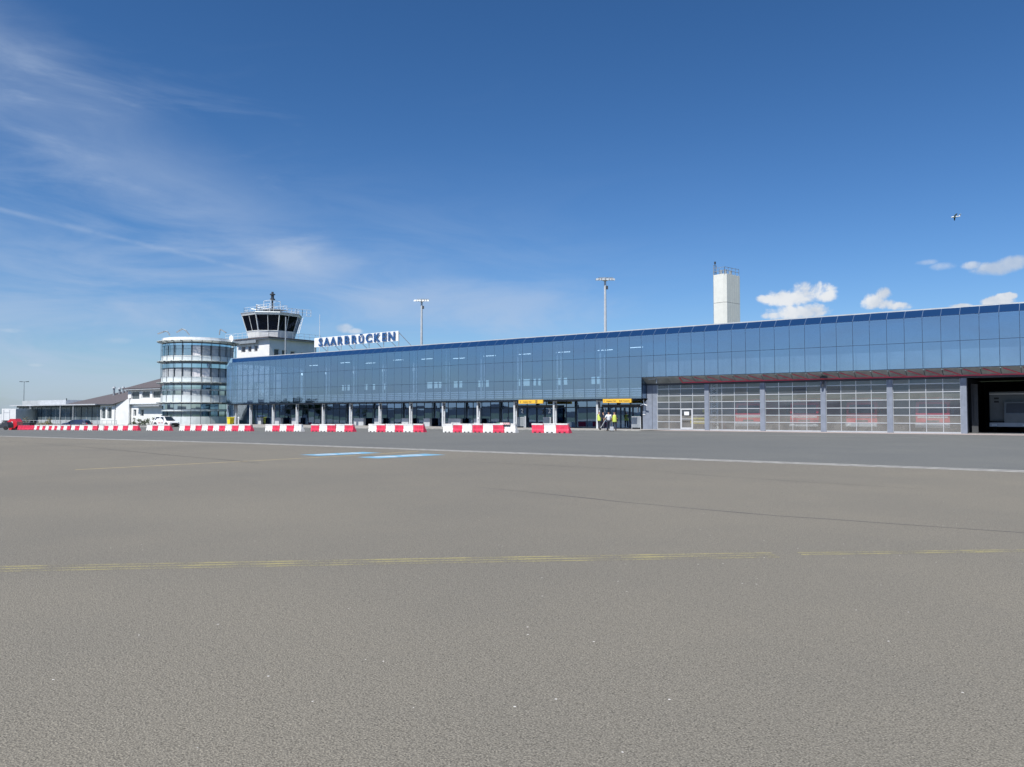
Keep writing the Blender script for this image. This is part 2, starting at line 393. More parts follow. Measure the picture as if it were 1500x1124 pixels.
m_silo = M('cream_metal', (.76, .76, .70), .5, var=.05, scale=1)
m_galv = M('galvanised', (.36, .39, .41), .45, .4, var=.15)
m_tyre = M('tyre', (.02, .02, .02), .8)
m_carw = M('white_car_paint', (.80, .80, .80), .25, coat=.6, var=.03)
m_carb = M('dark_blue_car_paint', (.012, .022, .06), .22, coat=.8, var=.05)
m_carg = M('car_glass', (.02, .03, .04), .06, var=.1)
m_fire = M('fire_red', (.70, .03, .05), .35, coat=.4, var=.05)
m_truck = M('grey_truck_paint', (.17, .19, .20), .4, var=.1)
m_leaf = M('foliage', (.045, .075, .022), .8, var=.5, scale=3)
m_leaf2 = M('dry_foliage', (.20, .17, .07), .8, var=.4, scale=3)
m_bark = M('bark', (.07, .05, .035), .9)
m_skin = M('skin', (.48, .27, .19), .6)
m_hair = M('dark_hair', (.03, .022, .018), .7)
m_hairg = M('grey_hair', (.30, .26, .24), .7)
m_vest = M('hi_vis_yellow', (.58, .68, .12), .6, var=.06)
m_jeans = M('dark_trousers', (.03, .035, .055), .8)
m_shirt = M('white_shirt', (.80, .80, .82), .7)
m_dcl = M('navy_clothes', (.03, .035, .06), .8)
m_bin = M('yellow_plastic', (.75, .60, .02), .5)
# ------------------------------------------------------------------ ground
def axis(a, b, step, extra=()):
    v = set([a, b]+[e for e in extra if a < e < b]); t = a
    while t < b: v.add(round(t, 3)); t += step
    return sorted(v)
def sheet(name, xs, ys, mat, dz=0, kind='structure'):
    vs = [(x, y, gz(x, y)+dz) for y in ys for x in xs]; nx = len(xs)
    fs = [(j*nx+i, j*nx+i+1, (j+1)*nx+i+1, (j+1)*nx+i) for j in range(len(ys)-1) for i in range(nx-1)]
    me = bpy.data.meshes.new(name); me.from_pydata(vs, [], fs); me.materials.append(mat)
    o = bpy.data.objects.new(name, me); C.objects.link(o); o['kind'] = kind
    return o
BX = [-160, -125, -112, -36]; BY = [0, 25, 25.9, 54.5, 58, 72]
sheet('ground', axis(-260, 60, 4, BX)[:], axis(-60, 200, 4, BY), m_grass, -.06)
# the ground carries on as one sheet to the horizon, with a hole where the fine sheet lies
def ring_sheet():
    vs = []; fs = []
    X0, X1, Y0, Y1, F_ = -260, 60, -60, 200, 9000
    xs = axis(X0, X1, 4, BX); ys = axis(Y0, Y1, 4, BY)
    inner = [(x, Y0) for x in xs]+[(X1, y) for y in ys[1:]]+[(x, Y1) for x in reversed(xs[:-1])]+[(X0, y) for y in reversed(ys[1:-1])]
    n = len(inner); cx, cy = -100, 70
    for x, y in inner: vs.append((x, y, gz(x, y)-.06))
    for x, y in inner:
        d = math.hypot(x-cx, y-cy); vs.append((cx+(x-cx)/d*F_, cy+(y-cy)/d*F_, -2.0))
    for i in range(n): fs.append((i, i+n, (i+1) % n+n, (i+1) % n))
    me = bpy.data.meshes.new('field'); me.from_pydata(vs, [], fs); me.materials.append(m_grass)
    o = bpy.data.objects.new('field', me); C.objects.link(o); o['kind'] = 'structure'
ring_sheet()
sheet('apron', axis(-230, 50, 4, BX), axis(-24, 25.0, 3, BY), m_apron)
sheet('drain_channel', axis(-230, 50, 2, BX), [25.0, 25.9], m_conc, .002)
sheet('drain_grate', axis(-230, 50, 2, BX), [25.36, 25.50], m_grate, .006)
sheet('service_road', axis(-230, 50, 4, BX), axis(25.9, 73, 3, BY), m_far)
def strip(name, pts, w, mat, dz=.0015, wob=0, kind='structure'):
    q = []
    for (x0, y0), (x1, y1) in zip(pts, pts[1:]):
        n = max(1, int(math.hypot(x1-x0, y1-y0)/.7))
        for i in range(n): q.append((x0+(x1-x0)*i/n, y0+(y1-y0)*i/n))
    q.append(pts[-1]); vs = []; fs = []
    rr = random.Random(len(q))
    off = 0
    for i, p in enumerate(q):
        a = q[max(0, i-1)]; b = q[min(len(q)-1, i+1)]; L = math.hypot(b[0]-a[0], b[1]-a[1]); nx, ny = -(b[1]-a[1])/L, (b[0]-a[0])/L
        off = off*.8+rr.uniform(-wob, wob)
        ww = w*(1 if not wob else rr.uniform(.4, 1.5))
        for s_ in (-.5, .5):
            x, y = p[0]+nx*(off+s_*ww), p[1]+ny*(off+s_*ww); vs.append((x, y, gz(x, y)+dz))
    fs = [(2*i+2, 2*i+3, 2*i+1, 2*i) for i in range(len(q)-1)]
    me = bpy.data.meshes.new(name); me.from_pydata(vs, [], fs); me.materials.append(mat)
    o = bpy.data.objects.new(name, me); C.objects.link(o)
    o['kind'] = kind; return o
# worn yellow taxi line, three thin stripes
for dy, w in ((0.0, .07), (.13, .06), (-.13, .045)):
    strip('yellow_line', [cg(-9, 7.66+dy), cg(-5.2, 7.93+dy), cg(0, 8.46+dy), cg(2.9, 8.72+dy)], w, m_yel)
strip('yellow_line', [cg(3.2, 8.74), cg(5.8, 8.95), cg(10, 9.2)], .07, m_yel); strip('yellow_line', [cg(3.2, 8.86), cg(5.8, 9.05), cg(10, 9.3)], .05, m_yel)
strip('tar_seam', [cg(-1.4, 25.8), cg(3.3, 22.0), cg(4.3, 21.2)], .035, m_tar, .0015, .03)
strip('tar_seam', [cg(4.2, 20.9), cg(6.2, 18.6), cg(8.6, 16.3)], .03, m_tar, .0015, .03)
strip('tar_seam', [cg(-6, 30.2), cg(-1.5, 26.2)], .02, m_tar2, .004, .02)
strip('tar_seam', [cg(-.8, 16.8), cg(1.9, 13.9), cg(4.0, 12.0), cg(7.2, 10.0)], .05, m_tar2, .0015, .04)
strip('tar_seam', [cg(-30, 47), cg(-16, 33), cg(-8, 25)], .05, m_tar2, .004, .04)
p0, p1, p2 = [atz(u, 607, 1) for u in (110, 450, 600)]
strip('lead_in_line', [cg(-12.2, 22), cg(-7.3, 27.8), cg(-5.1, 31.0), cg(-3.9, 33.0)], .13, m_yel2)
def floor_patch(name, poly, mat, dz):
    # poly in (X, Z) of the photographer's heading, cut into small quads
    a, b, c_, d = poly; vs = []; fs = []; N = 6
    for j in range(N+1):
        for i in range(N+1):
            s_, t = i/N, j/N
            X = (a[0]*(1-s_)+b[0]*s_)*(1-t)+(d[0]*(1-s_)+c_[0]*s_)*t; Z = (a[1]*(1-s_)+b[1]*s_)*(1-t)+(d[1]*(1-s_)+c_[1]*s_)*t
            x, y = cg(X, Z); vs.append((x, y, gz(x, y)+dz))
    fs = [(j*(N+1)+i, j*(N+1)+i+1, (j+1)*(N+1)+i+1, (j+1)*(N+1)+i) for j in range(N) for i in range(N)]
    A_, B2_, C2_ = Vector(vs[fs[0][0]]), Vector(vs[fs[0][1]]), Vector(vs[fs[0][2]])
    if (B2_-A_).cross(C2_-A_).z < 0: fs = [f[::-1] for f in fs]
    me = bpy.data.meshes.new(name); me.from_pydata(vs, [], fs); me.materials.append(mat)
    o = bpy.data.objects.new(name, me); C.objects.link(o); o['kind'] = 'structure'
def marking(X, Z, L, Wd):
    dx, dz_ = .66, .75; ex, ez = -.75, .66
    def q(a, b): return (X+dx*a+ex*b, Z+dz_*a+ez*b)
    floor_patch('blue_marking', [q(0, 0), q(L, 0), q(L, Wd), q(0, Wd)], m_blue, .003)
    # two slanted white strokes with a bent foot each
    for a0 in (.30, .68):
        floor_patch('white_marking', [q(a0*L, .25*Wd), q(a0*L+.22, .25*Wd), q(a0*L+.22, .75*Wd), q(a0*L, .75*Wd)], m_wline, .0045)
        floor_patch('white_marking', [q(a0*L-.45, .62*Wd), q(a0*L, .55*Wd), q(a0*L, .75*Wd), q(a0*L-.45, .82*Wd)], m_wline, .0045)
marking(-7.2, 29.3, 3.0, 1.2); marking(-4.7, 27.6, 3.3, 1.2)
m_wl2 = asphalt_mat('worn_white_line', (.152, .157, .150), (.152, .157, .150), (.50, .50, .47), .9, speck=.4)
strip('kerb_line', [(-108, 57.6), (-8, 57.6)], .16, m_wl2, .008)
strip('kerb_line', [(-8, 61), (40, 61)], .10, m_tar2, .004)
sheet('pavement', axis(-125, -33.5, 2, [-112]), [65.6, 68, 70, 72, 74], m_pave, .05)
mb = MB()
vs = []
for x in axis(-125, -33.5, 3, [-112]): vs.append((x, 65.5))
kb = MB()
for (a, b) in zip(vs, vs[1:]):
    z0, z1 = gz(*a), gz(*b)
    kb.add([(a[0], 65.48, z0-.05), (b[0], 65.48, z1-.05), (b[0], 65.48, z1+.07), (a[0], 65.48, z0+.07), (a[0], 65.62, z0-.05), (b[0], 65.62, z1-.05), (b[0], 65.62, z1+.07), (a[0], 65.62, z0+.07)],
           [(0,1,2,3),(3,2,6,7),(4,7,6,5)])
kb.build('kerb', m_conc, kind='structure')
sheet('threshold', axis(-33.5, 20, 3), [67.6, 70, 71.5], m_thresh, .012)

# low wooded hills on the far side of the airfield (seen only mirrored in the windows)
def hills():
    vs = []; fs = []; n = 90
    for i in range(n+1):
        a = math.pi*(1.0+i/n)-.02; r = 2600
        h = 26+14*math.sin(a*7)+9*math.sin(a*17+1)+5*math.sin(a*41)
        vs += [(r*math.cos(a), r*math.sin(a), -6), ((r+150)*math.cos(a), (r+150)*math.sin(a), h*.8), ((r+500)*math.cos(a), (r+500)*math.sin(a), h), ((r+1500)*math.cos(a), (r+1500)*math.sin(a), -6)]
    for i in range(n):
        for j in range(3): fs.append((4*i+j, 4*i+j+1, 4*i+5+j, 4*i+4+j))
    me = bpy.data.meshes.new('hills'); me.from_pydata(vs, [], fs); me.materials.append(m_hill)
    o = bpy.data.objects.new('hills', me); C.objects.link(o); o['kind'] = 'structure'
hills()

# ------------------------------------------------------------------ terminal
F = 70.5; G = 71.6; GW = 73.2
x0 = F*g_(1496.9); x20 = F*g_(1013.3); PW = (x0-x20)/20
def mx(i): return x0-PW*i
IC, IL, IR = 24, 77, -8
ZR = [3.12, 5.23, 7.34, 9.39]; ZT = 10.08
T = thing('terminal_building', 'long airport terminal of blue mirror glass with fire station gates at its right end', 'terminal', (-60, F, 0))
xc = mx(IC); xl = mx(IL); xr = mx(IR)
gap = .034
pane_me = {}
rr = random.Random(3)
for r in range(3):
    h = ZR[r+1]-ZR[r]-gap
    b = MB().box(-(PW-gap)/2, (PW-gap)/2, -.012, .012, -h/2, h/2); pane_me[r] = b.mesh('glass_pane', mat=m_glass)
    for i in range(IR, IL):
        if r == 0 and i < IC: continue
        if r == 2 and i == IL-1:
            w = PW-gap
            MB().prism([(mx(i+1)+gap/2, ZR[2]+gap/2), (mx(i)-gap/2, ZR[2]+gap/2), (mx(i)-gap/2, ZR[3]-gap/2), (mx(i+1)+.62, ZR[3]-gap/2), (mx(i+1)+gap/2, ZR[3]-.62)], F-.012, F+.012, 'y').build('glass_pane', m_glass, T)
            continue
        inst(pane_me[r], 'glass_pane', T, ((mx(i)+mx(i+1))/2, F, (ZR[r]+ZR[r+1])/2), (R(rr.gauss(0, .07)), 0, R(rr.gauss(0, .07))))
# sloping glass edge of the roof
e = (ZT-ZR[3]); s_ = .72
b = MB().add([(-(PW-gap)/2, 0, 0), ((PW-gap)/2, 0, 0), ((PW-gap)/2, s_, e), (-(PW-gap)/2, s_, e), (-(PW-gap)/2, .02, -.02), ((PW-gap)/2, .02, -.02), ((PW-gap)/2, s_+.02, e-.02), (-(PW-gap)/2, s_+.02, e-.02)],
             [(0,1,2,3),(7,6,5,4),(0,4,5,1),(1,5,6,2),(2,6,7,3),(3,7,4,0)])
rme = b.mesh('roof_pane', mat=m_groof)
for i in range(IR, IL-1): inst(rme, 'roof_pane', T, ((mx(i)+mx(i+1))/2, F, ZR[3]+.01), (R(rr.gauss(0, .2)), 0, R(rr.gauss(0, .25))))
MB().prism([(xl+.02, ZR[3]-.62), (xl+.64, ZR[3]), (xl+PW, ZR[3]), (xl+PW, ZT), (xl+1.0, ZT), (xl+.02, ZT-1.0)], F+.02, F+.75, 'y').build('roof_corner', m_groof, T)
# glazing bars
for i in range(IR, IL+1):
    zb = ZR[0] if i >= IC else ZR[1]
    zt = ZR[3]-.02 if i < IL else ZR[3]-.62
    if i in (IR, IC, IL) or True:
        key = ('m', round(zt-zb, 2))
        if key not in pane_me: pane_me[key] = MB().box(-.03, .03, .0, .12, 0, zt-zb).mesh('mullion', mat=m_mull)
        inst(pane_me[key], 'mullion', T, (mx(i), F, zb))
for z, xa in ((ZR[0], xc), (ZR[1], xr), (ZR[2], xr), (ZR[3]-.03, xr)):
    MB().box(xl, xa, F+.002, F+.10, z-.028, z+.028).build('transom', m_mull, T)
m_rib = M('roof_rib_grey', (.10, .15, .24), .5)
# ribs behind the sloping roof glass, and the roof
rib = MB().bar((0, .06, -.03), (0, s_+.03, e-.04), .05, .05).mesh('roof_rib', mat=m_rib)
for i in range(IR, IL): inst(rib, 'roof_rib', T, (mx(i), F, ZR[3]+.02))
MB().box(xl+.2, xr, F+s_-.02, 90, ZT-.30, ZT).build('roof', m_lgrey, T)
MB().add([(xl+.2, F+.06, ZR[3]-.05), (xr, F+.06, ZR[3]-.05), (xr, F+s_+.02, ZT-.08), (xl+.2, F+s_+.02, ZT-.08)], [(0, 1, 2, 3)]).build('roof_lining', m_dark, T)
MB().box(xl, xr, F+s_-.04, F+s_+.06, ZT-.06, ZT+.05).build('roof_edge', m_lgrey, T)
# end walls
MB().box(xl, xl+.12, F+.15, 90, -.3, ZT-.3).build('end_wall', m_glass, T)
# right return of the low row at the corner
MB().box(xc-.02, xc+.012, F+.04, G-.02, ZR[0]+.02, ZR[1]-.02).build('glass_pane', m_glass, T)
MB().box(xc-.05, xc+.03, G-.06, G-.01, ZR[0], ZR[1]).build('mullion', m_mull, T)
# sloping soffit with the red truss above the gates
ZS = 4.62
sb = MB().add([(-(PW-.05)/2, 0, 0), ((PW-.05)/2, 0, 0), ((PW-.05)/2, G-F, ZS-ZR[1]), (-(PW-.05)/2, G-F, ZS-ZR[1]), (-(PW-.05)/2, .02, .03), ((PW-.05)/2, .02, .03), ((PW-.05)/2, G-F+.02, ZS-ZR[1]+.03), (-(PW-.05)/2, G-F+.02, ZS-ZR[1]+.03)],
              [(0,1,2,3),(7,6,5,4),(0,4,5,1),(1,5,6,2),(2,6,7,3),(3,7,4,0)]).mesh('soffit_pane', mat=m_soff)
db = MB().bar((-PW*.36, .16, -.105), (PW*.42, .93, -.505), .10, .05).mesh('truss_diagonal', mat=m_red)
for i in range(IR, IC):
    inst(sb, 'soffit_pane', T, ((mx(i)+mx(i+1))/2, F+.01, ZR[1]-.03))
    if i < IC-3: inst(db, 'truss_diagonal', T, ((mx(i)+mx(i+1))/2, F+.0, ZR[1]-.03))
MB().bar((mx(IC-3), G-.12, ZS+.01), (xr, G-.12, ZS+.01), .07, .09).build('truss_chord', m_red, T)
MB().bar((mx(IC-3), G-.12, ZS), (mx(IC-3), F+.12, ZR[1]-.13), .07, .06).build('truss_chord', m_red, T)
MB().box(xc, xr, G-.02, G+.35, 4.43, ZS+.02).build('lintel', m_dgrey, T)
# ---- interior
MB().box(xc-.1, xr, G+.0, 88, ZS+.04, ZR[1]-.08).build('floor_slab', m_dgrey, T)
MB().box(xl+.2, xc-.2, F+.14, 88, ZR[0]-.04, ZR[0]+.22).build('floor_slab', m_dgrey, T)
MB().box(xl+.2, xr, F+.9, 88, 9.25, 9.40).build('ceiling', m_inner, T)
MB().box(xl+.2, xc-.2, F+.42, F+.50, ZR[0]+.24, 3.55).build('spandrel_panel', m_band, T)
for z in (3.62, 3.84, 4.06): MB().box(xl+.2, xc-.2, F+.42, F+.47, z, z+.13).build('spandrel_panel', m_band, T)
MB().box(xc-.2, xr, F+1.7, F+1.8, ZR[1], 9.25).build('interior_wall_or_backing', m_backing, T)  # backing added to brighten the right-hand upper glass
# back wall with window openings, all the way along the upper hall
BYW = 84.5
def xb(u): return BYW*g_(u)
wins = []
for u0, u1 in [(500, 506), (508, 512), (533, 538), (545, 549), (560, 564), (625, 633), (635, 641), (642, 647), (664, 670), (672, 677), (700, 707), (709, 716), (757, 762), (765, 776), (781, 785), (788, 792), (815, 822), (824, 831), (866, 872), (874, 881)]:
    wins.append((xb(u0), xb(u1)))
wins.sort()
px_ = xl+.3
MB().box(xl+.3, xc-.2, BYW, BYW+.1, ZR[0]+.22, 5.30).build('back_wall', m_inner, T)
MB().box(xl+.3, xc-.2, BYW, BYW+.1, 6.20, 9.25).build('back_wall', m_inner, T)
pi_ = MB()
for a, b2 in wins:
    pi_.box(px_, a, BYW, BYW+.1, 5.30, 6.20); px_ = b2
pi_.box(px_, xc-.2, BYW, BYW+.1, 5.30, 6.20); pi_.build('back_wall', m_inner, T)
MB().box(xc-.3, xc-.2, F+1.0, 88, ZR[0]+.2, 9.25).build('interior_wall_or_backing', m_inner, T)
# white panels added near the left-end glass to catch sun, for brightness seen through
for (u0, u1, v0, v1, D_) in [(353.5, 360.5, 540, 582, 71.3), (371, 377.5, 541, 561, 71.3), (379, 386, 542, 562, 71.3)]:
    a = onp(u0, v0, D_); b2 = onp(u1, v1, D_)
    MB().box(a.x, b2.x, D_, D_+.06, b2.z, a.z).build('sun_catch_panel', m_blindw, T)
for (u0, v0, u1, v1) in [(400, 538, 402, 582), (403, 548, 411, 580), (349, 544, 351, 582), (337, 540, 341, 584)]:
    a = onp(u0, v0, 71.2); b2 = onp(u1, v1, 71.2)
    MB().box(a.x, max(b2.x, a.x+.12), 71.2, 71.26, b2.z, a.z).build('sun_catch_panel', m_band, T)
cu_ = [876, 812.4, 754.5, 700.5, 649.4, 601.5, 556.5, 513.6, 473.3, 435, 400, 367, 334]
cyl = MB(); cyl.rod((0, 0, 0), (0, 0, 6.0), .10, 8); cyl.rod((.42, .1, 0), (.42, .1, 6.0), .06, 8); icm = cyl.mesh('interior_column', mat=m_band)
colm = MB()
colm.box(-.17, .03, -.08, .12, 0, ZR[0]-.05); colm.box(.07, .20, .02, .16, 0, ZR[0]-.05)
for z in (.5, 1.3, 2.1, 2.8): colm.box(.03, .07, .0, .1, z, z+.08)
cme = colm.mesh('column', mat=m_colp)
clamp_ = MB().box(.10, .24, -.16, .0, 2.15, 2.55).box(.05, .2, -.1, .02, 2.62, 2.74).mesh('column_lamp', mat=m_dgrey)
for u in cu_:
    x = 70.95*g_(u)
    c = inst(cme, 'column', T, (x, 70.95, 0.04)); inst(clamp_, 'column_lamp', c, (x, 70.95, 0.04))
    inst(icm, 'interior_column', T, (x, F+1.0, ZR[0]+.2))
# ceiling lights
lm = MB().box(-.9, .9, -.05, .05, -.03, .03).mesh('ceiling_light', mat=m_lamp)
for u, v in [(459, 535.5), (505, 531.5), (542, 532), (583, 527.5), (625, 526), (672, 525), (717, 521.5), (768, 519), (825, 516), (887, 513), (934, 509)]:
    p = onp(u, v, F+3.2); inst(lm, 'ceiling_light', T, p)
lm2 = MB().box(-.13, .13, -.05, .05, -.16, .16).mesh('exit_lamp', mat=m_lamp)
for u, v in [(442, 548.5), (477.5, 547), (518, 545.5), (561, 543), (606, 541.2)]:
    inst(lm2, 'exit_lamp', T, onp(u, v, F+2.0))
# ---- ground floor glazing
xg0 = xl+1.2; xg1 = 73.2*g_(941)
gfm = MB().box(-(PW-.06)/2, (PW-.06)/2, -.012, .012, 0, 2.10).mesh('window_pane', mat=m_gfglass)
gfm2 = MB().box(-(PW-.06)/2, (PW-.06)/2, -.012, .012, 0, .72).mesh('window_pane', mat=m_gfglass)
n = int((xg1-xg0)/PW)
shops = []
for k0 in range(0, n, 4):
    fr = MB(); xs_ = [xg1-PW*j for j in range(k0, min(n, k0+4)+1)]
    for x in xs_[:-1]: fr.box(x-.035, x+.035, GW-.05, GW+.05, 0, ZR[0]-.1)
    fr.box(xs_[-1]+.036, xs_[0], GW-.04, GW+.04, 2.26, 2.34); fr.box(xs_[-1]+.036, xs_[0], GW-.04, GW+.04, .0, .14)
    bay = fr.build('window_frame', m_mull, T)
    shops.append(bay)
    for x in xs_[:-1]:
        inst(gfm, 'window_pane', bay, (x-PW/2, GW, .145), (R(rr.gauss(0, .12)), 0, R(rr.gauss(0, .15))))
        inst(gfm2, 'window_pane', bay, (x-PW/2, GW, 2.35), (R(rr.gauss(0, .12)), 0, R(rr.gauss(0, .15))))
MB().box(xl+.1, xg1+.3, F+.08, GW+.2, ZR[0]-.14, ZR[0]-.05).build('soffit', m_dgrey, T)
MB().box(xl+.3, xg1+.2, GW-.2, 88, -.1, .05).build('floor', m_dgrey, T)
MB().box(xl+.3, xg1+.3, 80.5, 80.6, 0, ZR[0]-.1).build('back_wall', m_dark, T)
# darker partitions, counters and door wings standing close behind the ground floor glass
pr = random.Random(11)
for k in range(n):
    x = xg1-PW*(k+.5)
    q = pr.random()
    if q < .30: MB().box(x-PW*.45, x+PW*.45, GW+.35, GW+.42, .1, ZR[0]-.2).build('partition', m_dark, T)
    elif q < .55: MB().box(x-PW*.2, x+PW*.35, GW+.9, GW+.95, 1.2, 2.0).build('interior_screen', m_inner, T)
# left end lobby below the overhang
MB().box(xl+.1, xl+.9, F+1.2, F+1.35, 0, ZR[0]-.15).build('lobby_panel', m_gwall, T)
MB().box(xl+1.0, xl+1.25, F+.9, F+1.1, 0, ZR[0]-.15).build('lobby_panel', m_gwall, T)
# door lobbies 2 and 1: light framed leaves, lettering on the glass
def text_mesh(txt, size, depth, mat, offset=0.0):
    cu = bpy.data.curves.new('t', 'FONT'); cu.body = txt; cu.size = size; cu.extrude = depth/2; cu.offset = offset
    cu.align_x = 'CENTER'; cu.align_y = 'BOTTOM_BASELINE'; cu.resolution_u = 3
    ob = bpy.data.objects.new('t', cu); C.objects.link(ob)
    dg = bpy.context.evaluated_depsgraph_get(); me = bpy.data.meshes.new_from_object(ob.evaluated_get(dg)); me.materials.clear(); me.materials.append(mat)
    bpy.data.objects.remove(ob); me.name = 'lettering'
    return me
def letter(me, name, parent, loc): return inst(me, name, parent, loc, (math.pi/2, 0, 0))
n2 = text_mesh('2', .68, .02, m_wpaint, .02); n1 = text_mesh('1', .68, .02, m_wpaint, .02)
n2d = text_mesh('2', .68, .02, m_dgrey, .015); n1d = text_mesh('1', .85, .02, m_mull, .04)
def lobby(us, D_, leaf_us, z1=2.35):
    """a glazed porch standing forward of the shop glass"""
    xa, xz = D_*g_(us[0]), D_*g_(us[1])
    f = MB()
    f.box(xa, xz, D_-.06, D_+.06, z1, z1+.22)
    for x in (xa, xz): f.box(x-.05, x+.05, D_-.05, D_+.05, 0, z1)
    f.box(xa-.05, xa+.02, D_+.06, GW-.06, z1, z1+.2); f.box(xz-.02, xz+.05, D_+.06, GW-.06, z1, z1+.2)
    p = f.build('porch_frame', m_dgrey, T)
    for u0, u1 in leaf_us:
        a, b3 = D_*g_(u0), D_*g_(u1); q = MB()
        q.box(a, a+.07, D_-.03, D_+.03, .02, z1-.01); q.box(b3-.07, b3, D_-.03, D_+.03, .02, z1-.01)
        q.box(a+.07, b3-.07, D_-.03, D_+.03, z1-.11, z1-.01); q.box(a+.07, b3-.07, D_-.03, D_+.03, .02, .14)
        q.build('door_leaf', m_mull, p)
        MB().box(a+.08, b3-.08, D_-.008, D_+.008, .15, z1-.12).build('door_glass', m_gfglass, p)
    return p
pB = lobby((758, 812), 72.2, [(759, 772), (773, 786), (787, 798), (799, 811)])
pA = lobby((882, 940), 72.2, [(883, 891), (892, 902), (902.5, 909), (909.5, 922), (923, 927), (927.5, 939)])
for u, v, me in [(764.8, 605, n2), (805, 605.2, n2), (795, 606.6, n2d)]: letter(me, 'door_number', pB, onp(u, v, 72.12)+Vector((0, 0, .0)))
letter(n1, 'door_number', pB, onp(811.5, 605.6, 72.10))
for u, v, me in [(886, 604.5, n1), (934, 603.6, n1), (914.5, 606.4, n1d)]: letter(me, 'door_number', pA, onp(u, v, 72.12))
a = onp(910, 597.5, 72.3); b2 = onp(920.5, 608, 72.3)
MB().box(a.x, b2.x, 72.3, 72.33, b2.z, a.z).build('door_poster', m_band, pA)
# sliding door opening between, dark
# yellow signs (hung from the overhang: parts of the building)
def ysign(u0, u1, v0, v1, words, icon):
    a = onp(u0, v0, F-.1); b3 = onp(u1, v1, F-.1)
    s = MB().box(a.x, b3.x, F-.28, F-.08, b3.z, a.z).build('sign_board', m_signy, T, label='long yellow sign board with small dark lettering under the overhang')
    for frac, t, sc in words:
        me = text_mesh(t, (a.z-b3.z)*sc, .004, m_text, .004)
        inst(me, 'lettering', s, (a.x+(b3.x-a.x)*frac, F-.288, b3.z+(a.z-b3.z)*.30), (math.pi/2, 0, 0))
    if icon:
        w = (a.z-b3.z); x = a.x+(b3.x-a.x)*.74
        MB().box(x-w*.3, x+w*.3, F-.295, F-.281, b3.z+w*.15, a.z-w*.12).build('sign_icon', m_text, s)
        MB().box(x-w*.06, x+w*.06, F-.30, F-.296, b3.z+w*.2, a.z-w*.2).build('sign_icon', m_signy, s)
        MB().box(x-w*.22, x+w*.22, F-.30, F-.296, b3.z+w*.42, b3.z+w*.52).build('sign_icon', m_signy, s)
    MB().box(a.x+.1, a.x+.14, F-.2, F-.14, a.z, ZR[0]+.0).build('sign_hanger', m_dgrey, s)
ysign(761, 796.5, 586.2, 591.2, [(.08, '2', .62), (.36, 'Ausgang / Exit', .50)], True)
ysign(884.5, 926, 584.8, 590.0, [(.06, '1', .62), (.30, 'Ausgang / Exit', .50), (.76, 'Zoll / Customs', .50)], False)
# ---- the grey wall between terminal and gates
ua, ub = G*g_(941.7), G*g_(963)
xw = G*g_(949.7)
poly = [(ua, -.1), (ub, -.1), (ub, 4.43), (xc+.06, 4.43), (xc+.06, ZR[0]+.02), (xw-.02, ZR[0]-.03), (ua, 2.55)]
MB().prism(poly, G-.02, G+.3, 'y').build('grey_wall', m_post, T)
MB().box(G*g_(955.5), G*g_(955.5)+.03, G-.035, G-.021, .0, 4.4).build('wall_joint', m_dgrey, T)
a = onp(941.6, 602, G-.05); b2 = onp(945.4, 608, G-.05)
MB().box(a.x, b2.x, G-.06, G-.03, b2.z, a.z).build('notice', m_wpaint, T)
c = onp(943, 592, G-.5); MB().bar((c.x-.35, c.y-.05, c.z-.14), (c.x, c.y, c.z), .08, .08).bar((c.x, c.y, c.z), (c.x+.35, c.y+.05, c.z-.14), .08, .08).rod((c.x, c.y, c.z), (c.x, c.y, 3.0), .03).build('security_camera', m_wpaint, T)
c = onp(961, 556.5, G-.7); MB().bar((c.x-.75, c.y, c.z+.05), (c.x+.3, c.y, c.z+.12), .28, .12).bar((c.x+.1, c.y, c.z), (c.x+.1, c.y, c.z-.35), .1, .1).bar((c.x+.1, c.y, c.z), (c.x+.1, c.y+.6, c.z+.1), .07, .07).build('floodlight', m_galv, T)
for u, v in [(1206.5, 563)]:
    c = onp(u, v, G-.3); MB().bar((c.x+.05, c.y, c.z+.25), (c.x-.08, c.y-.1, c.z-.22), .14, .14).rod((c.x, c.y, c.z+.1), (c.x, c.y+.2, c.z+.15), .03).build('floodlight', m_dgrey, T)
for u, v in [(1020, 552.3), (1207.5, 553)]:
    c = onp(u, v, F+.6); MB().bar((c.x-.3, c.y, c.z), (c.x+.3, c.y, c.z-.03), .15, .12).build('floodlight', m_dgrey, T)
